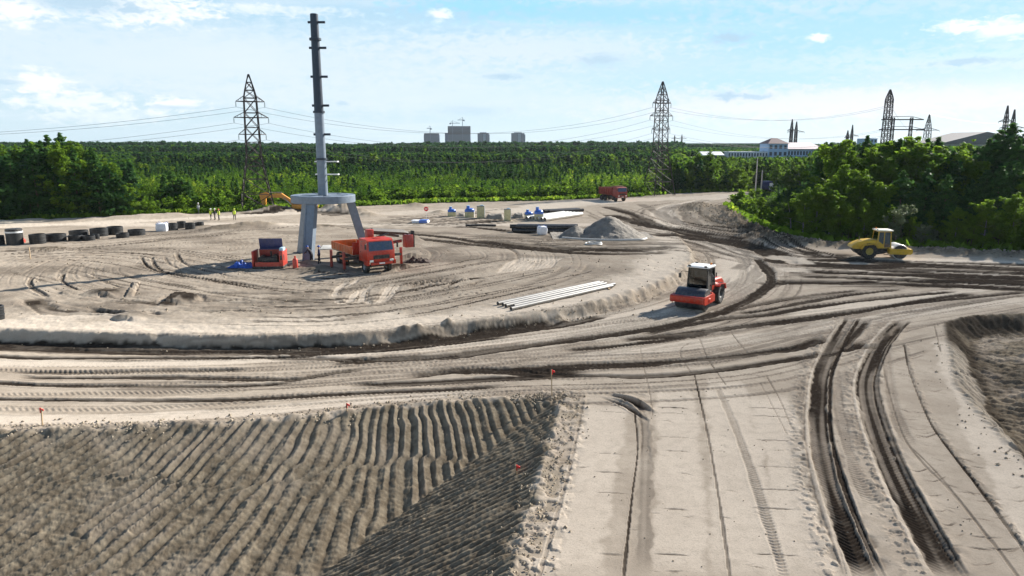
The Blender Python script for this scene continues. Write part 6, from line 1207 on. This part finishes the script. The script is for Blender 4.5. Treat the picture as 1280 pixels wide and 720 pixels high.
dist_py(1260, 300, 132, 'slim pylon at the right edge above the flat topped pine', 1.6, ((152, 3),), th=1.5); dist_py(1268.5, 290, 137, 'second slim pylon at the right edge closest to the frame', 1.6, ((160, 5),), th=1.5)
def armtip(P, A, rz, i, s): z, L = A[i]; return (P[0]+s*L*math.cos(rz), P[1]+s*L*math.sin(rz), z-.95)
PL = (P1[0]-130, P1[1]-28)
for i, nm in enumerate(('top', 'middle', 'lowest')):
    for s, sn in ((-1, 'near'), (1, 'far')):
        wire(armtip(P1, A1, r1, i, s), armtip(P2, A2, r2, i, s), 5.2, '%s %s side wire strung between the two large pylons' % (nm, sn))
        wire(armtip(P1, A1, r1, i, s), armtip(PL, A1, r1, i, s), 5.5, '%s %s side wire running out of the photo left of the left pylon' % (nm, sn))
        e = armtip(P3[0], P3[1], 0, min(i, 1), s); wire(armtip(P2, A2, r2, i, s), (e[0], e[1], e[2]-i*1.5), 3.2, '%s %s side wire running from the middle pylon to the slim leaning mast' % (nm, sn))
wire((P3[0][0], P3[0][1], P3[1][0][0]), armtip(P4[0], P4[1], 0, 0, -1), 2.0, 'wire descending from the slim leaning mast to the pylon at its right', .035)
wire((P3[0][0], P3[0][1], P3[1][0][0]), (P3[0][0]+95, P3[0][1]+60, P3[1][0][0]-1), 4.0, 'wire running right from the slim leaning mast out of the photo', .035)
buildings()
def haze():
    m = bpy.data.materials.new('summer_haze'); t = NT(m); v = t.n('ShaderNodeVolumePrincipled'); v.inputs['Color'].default_value = (.80, .90, 1, 1); v.inputs['Density'].default_value = HAZE; v.inputs['Anisotropy'].default_value = .2
    o = t.n('ShaderNodeOutputMaterial'); t.t.links.new(v.outputs[0], o.inputs['Volume']); b = MB(); b.box((0, 1900, 40), (9000, 4600, 100)); h = b.build('haze', m); tag(h, kind='stuff')
HAZE = .000055
haze()
vegetation()
def clods():
    """loose lumps of soil on the shoulders, bank foot and spoil"""
    rg = np.random.default_rng(4); P = []
    def along(pts, n, spread, lo, hi):
        C_ = catmull(np.array(pts), 6); i = rg.integers(0, len(C_)-1, n); u = rg.random(n)[:, None]; q = C_[i]*(1-u)+C_[i+1]*u+rg.normal(0, spread, (n, 2)); P.append(np.column_stack([q, rg.uniform(lo, hi, n)**1.0*rg.uniform(.5, 1, n)]))
    along(EDGE_A, 1100, .35, .03, .10); along([p for p in EDGE_B[:6]], 900, .5, .03, .09); along(ISLAND[:60], 220, .5, .03, .10); along(BERM, 700, 1.0, .06, .2); along(MOUND, 500, 2.5, .06, .22); along(W0([(1178,402),(1190,480),(1262,562),(1302,604)]), 110, .6, .03, .1)
    n = 420; P.append(np.column_stack([rg.uniform(-14, 15, n), rg.uniform(17, 40, n), rg.uniform(.015, .04, n)])); n = 700; P.append(np.column_stack([rg.uniform(-45, 16, n), rg.uniform(45, 90, n), rg.uniform(.03, .10, n)]))
    P = np.vstack(P); n = len(P); base = np.array([[1,0,0],[0,1,0],[-1,0,0],[0,-1,0],[0,0,.8],[0,0,-.6]], float); F_ = np.array([[0,1,4],[1,2,4],[2,3,4],[3,0,4],[1,0,5],[2,1,5],[3,2,5],[0,3,5]])
    a = rg.uniform(0, 6.28, n); V = base[None]*rg.uniform(.6, 1.3, (n, 6, 1))*P[:, 2][:, None, None]; x = V[:, :, 0]*np.cos(a)[:, None]-V[:, :, 1]*np.sin(a)[:, None]; y = V[:, :, 0]*np.sin(a)[:, None]+V[:, :, 1]*np.cos(a)[:, None]
    z = base_h(P[:, 0], P[:, 1])+P[:, 2]*.3; V = np.stack([x+P[:, :1], y+P[:, 1:2], V[:, :, 2]+z[:, None]], -1).reshape(-1, 3); Q = (F_[None]+np.arange(n)[:, None, None]*6).reshape(-1, 3)
    o = bpy.data.objects.new('soil_clods', np_mesh('soil_clods', V, Q, [mat('clod_soil', (.30,.25,.185), .95, 0, .35, 0, .1, .6)])); C.objects.link(o); tag(o, 'loose clods of soil scattered along slope edges, banks and spoil', 'clods', kind='stuff')
clods()
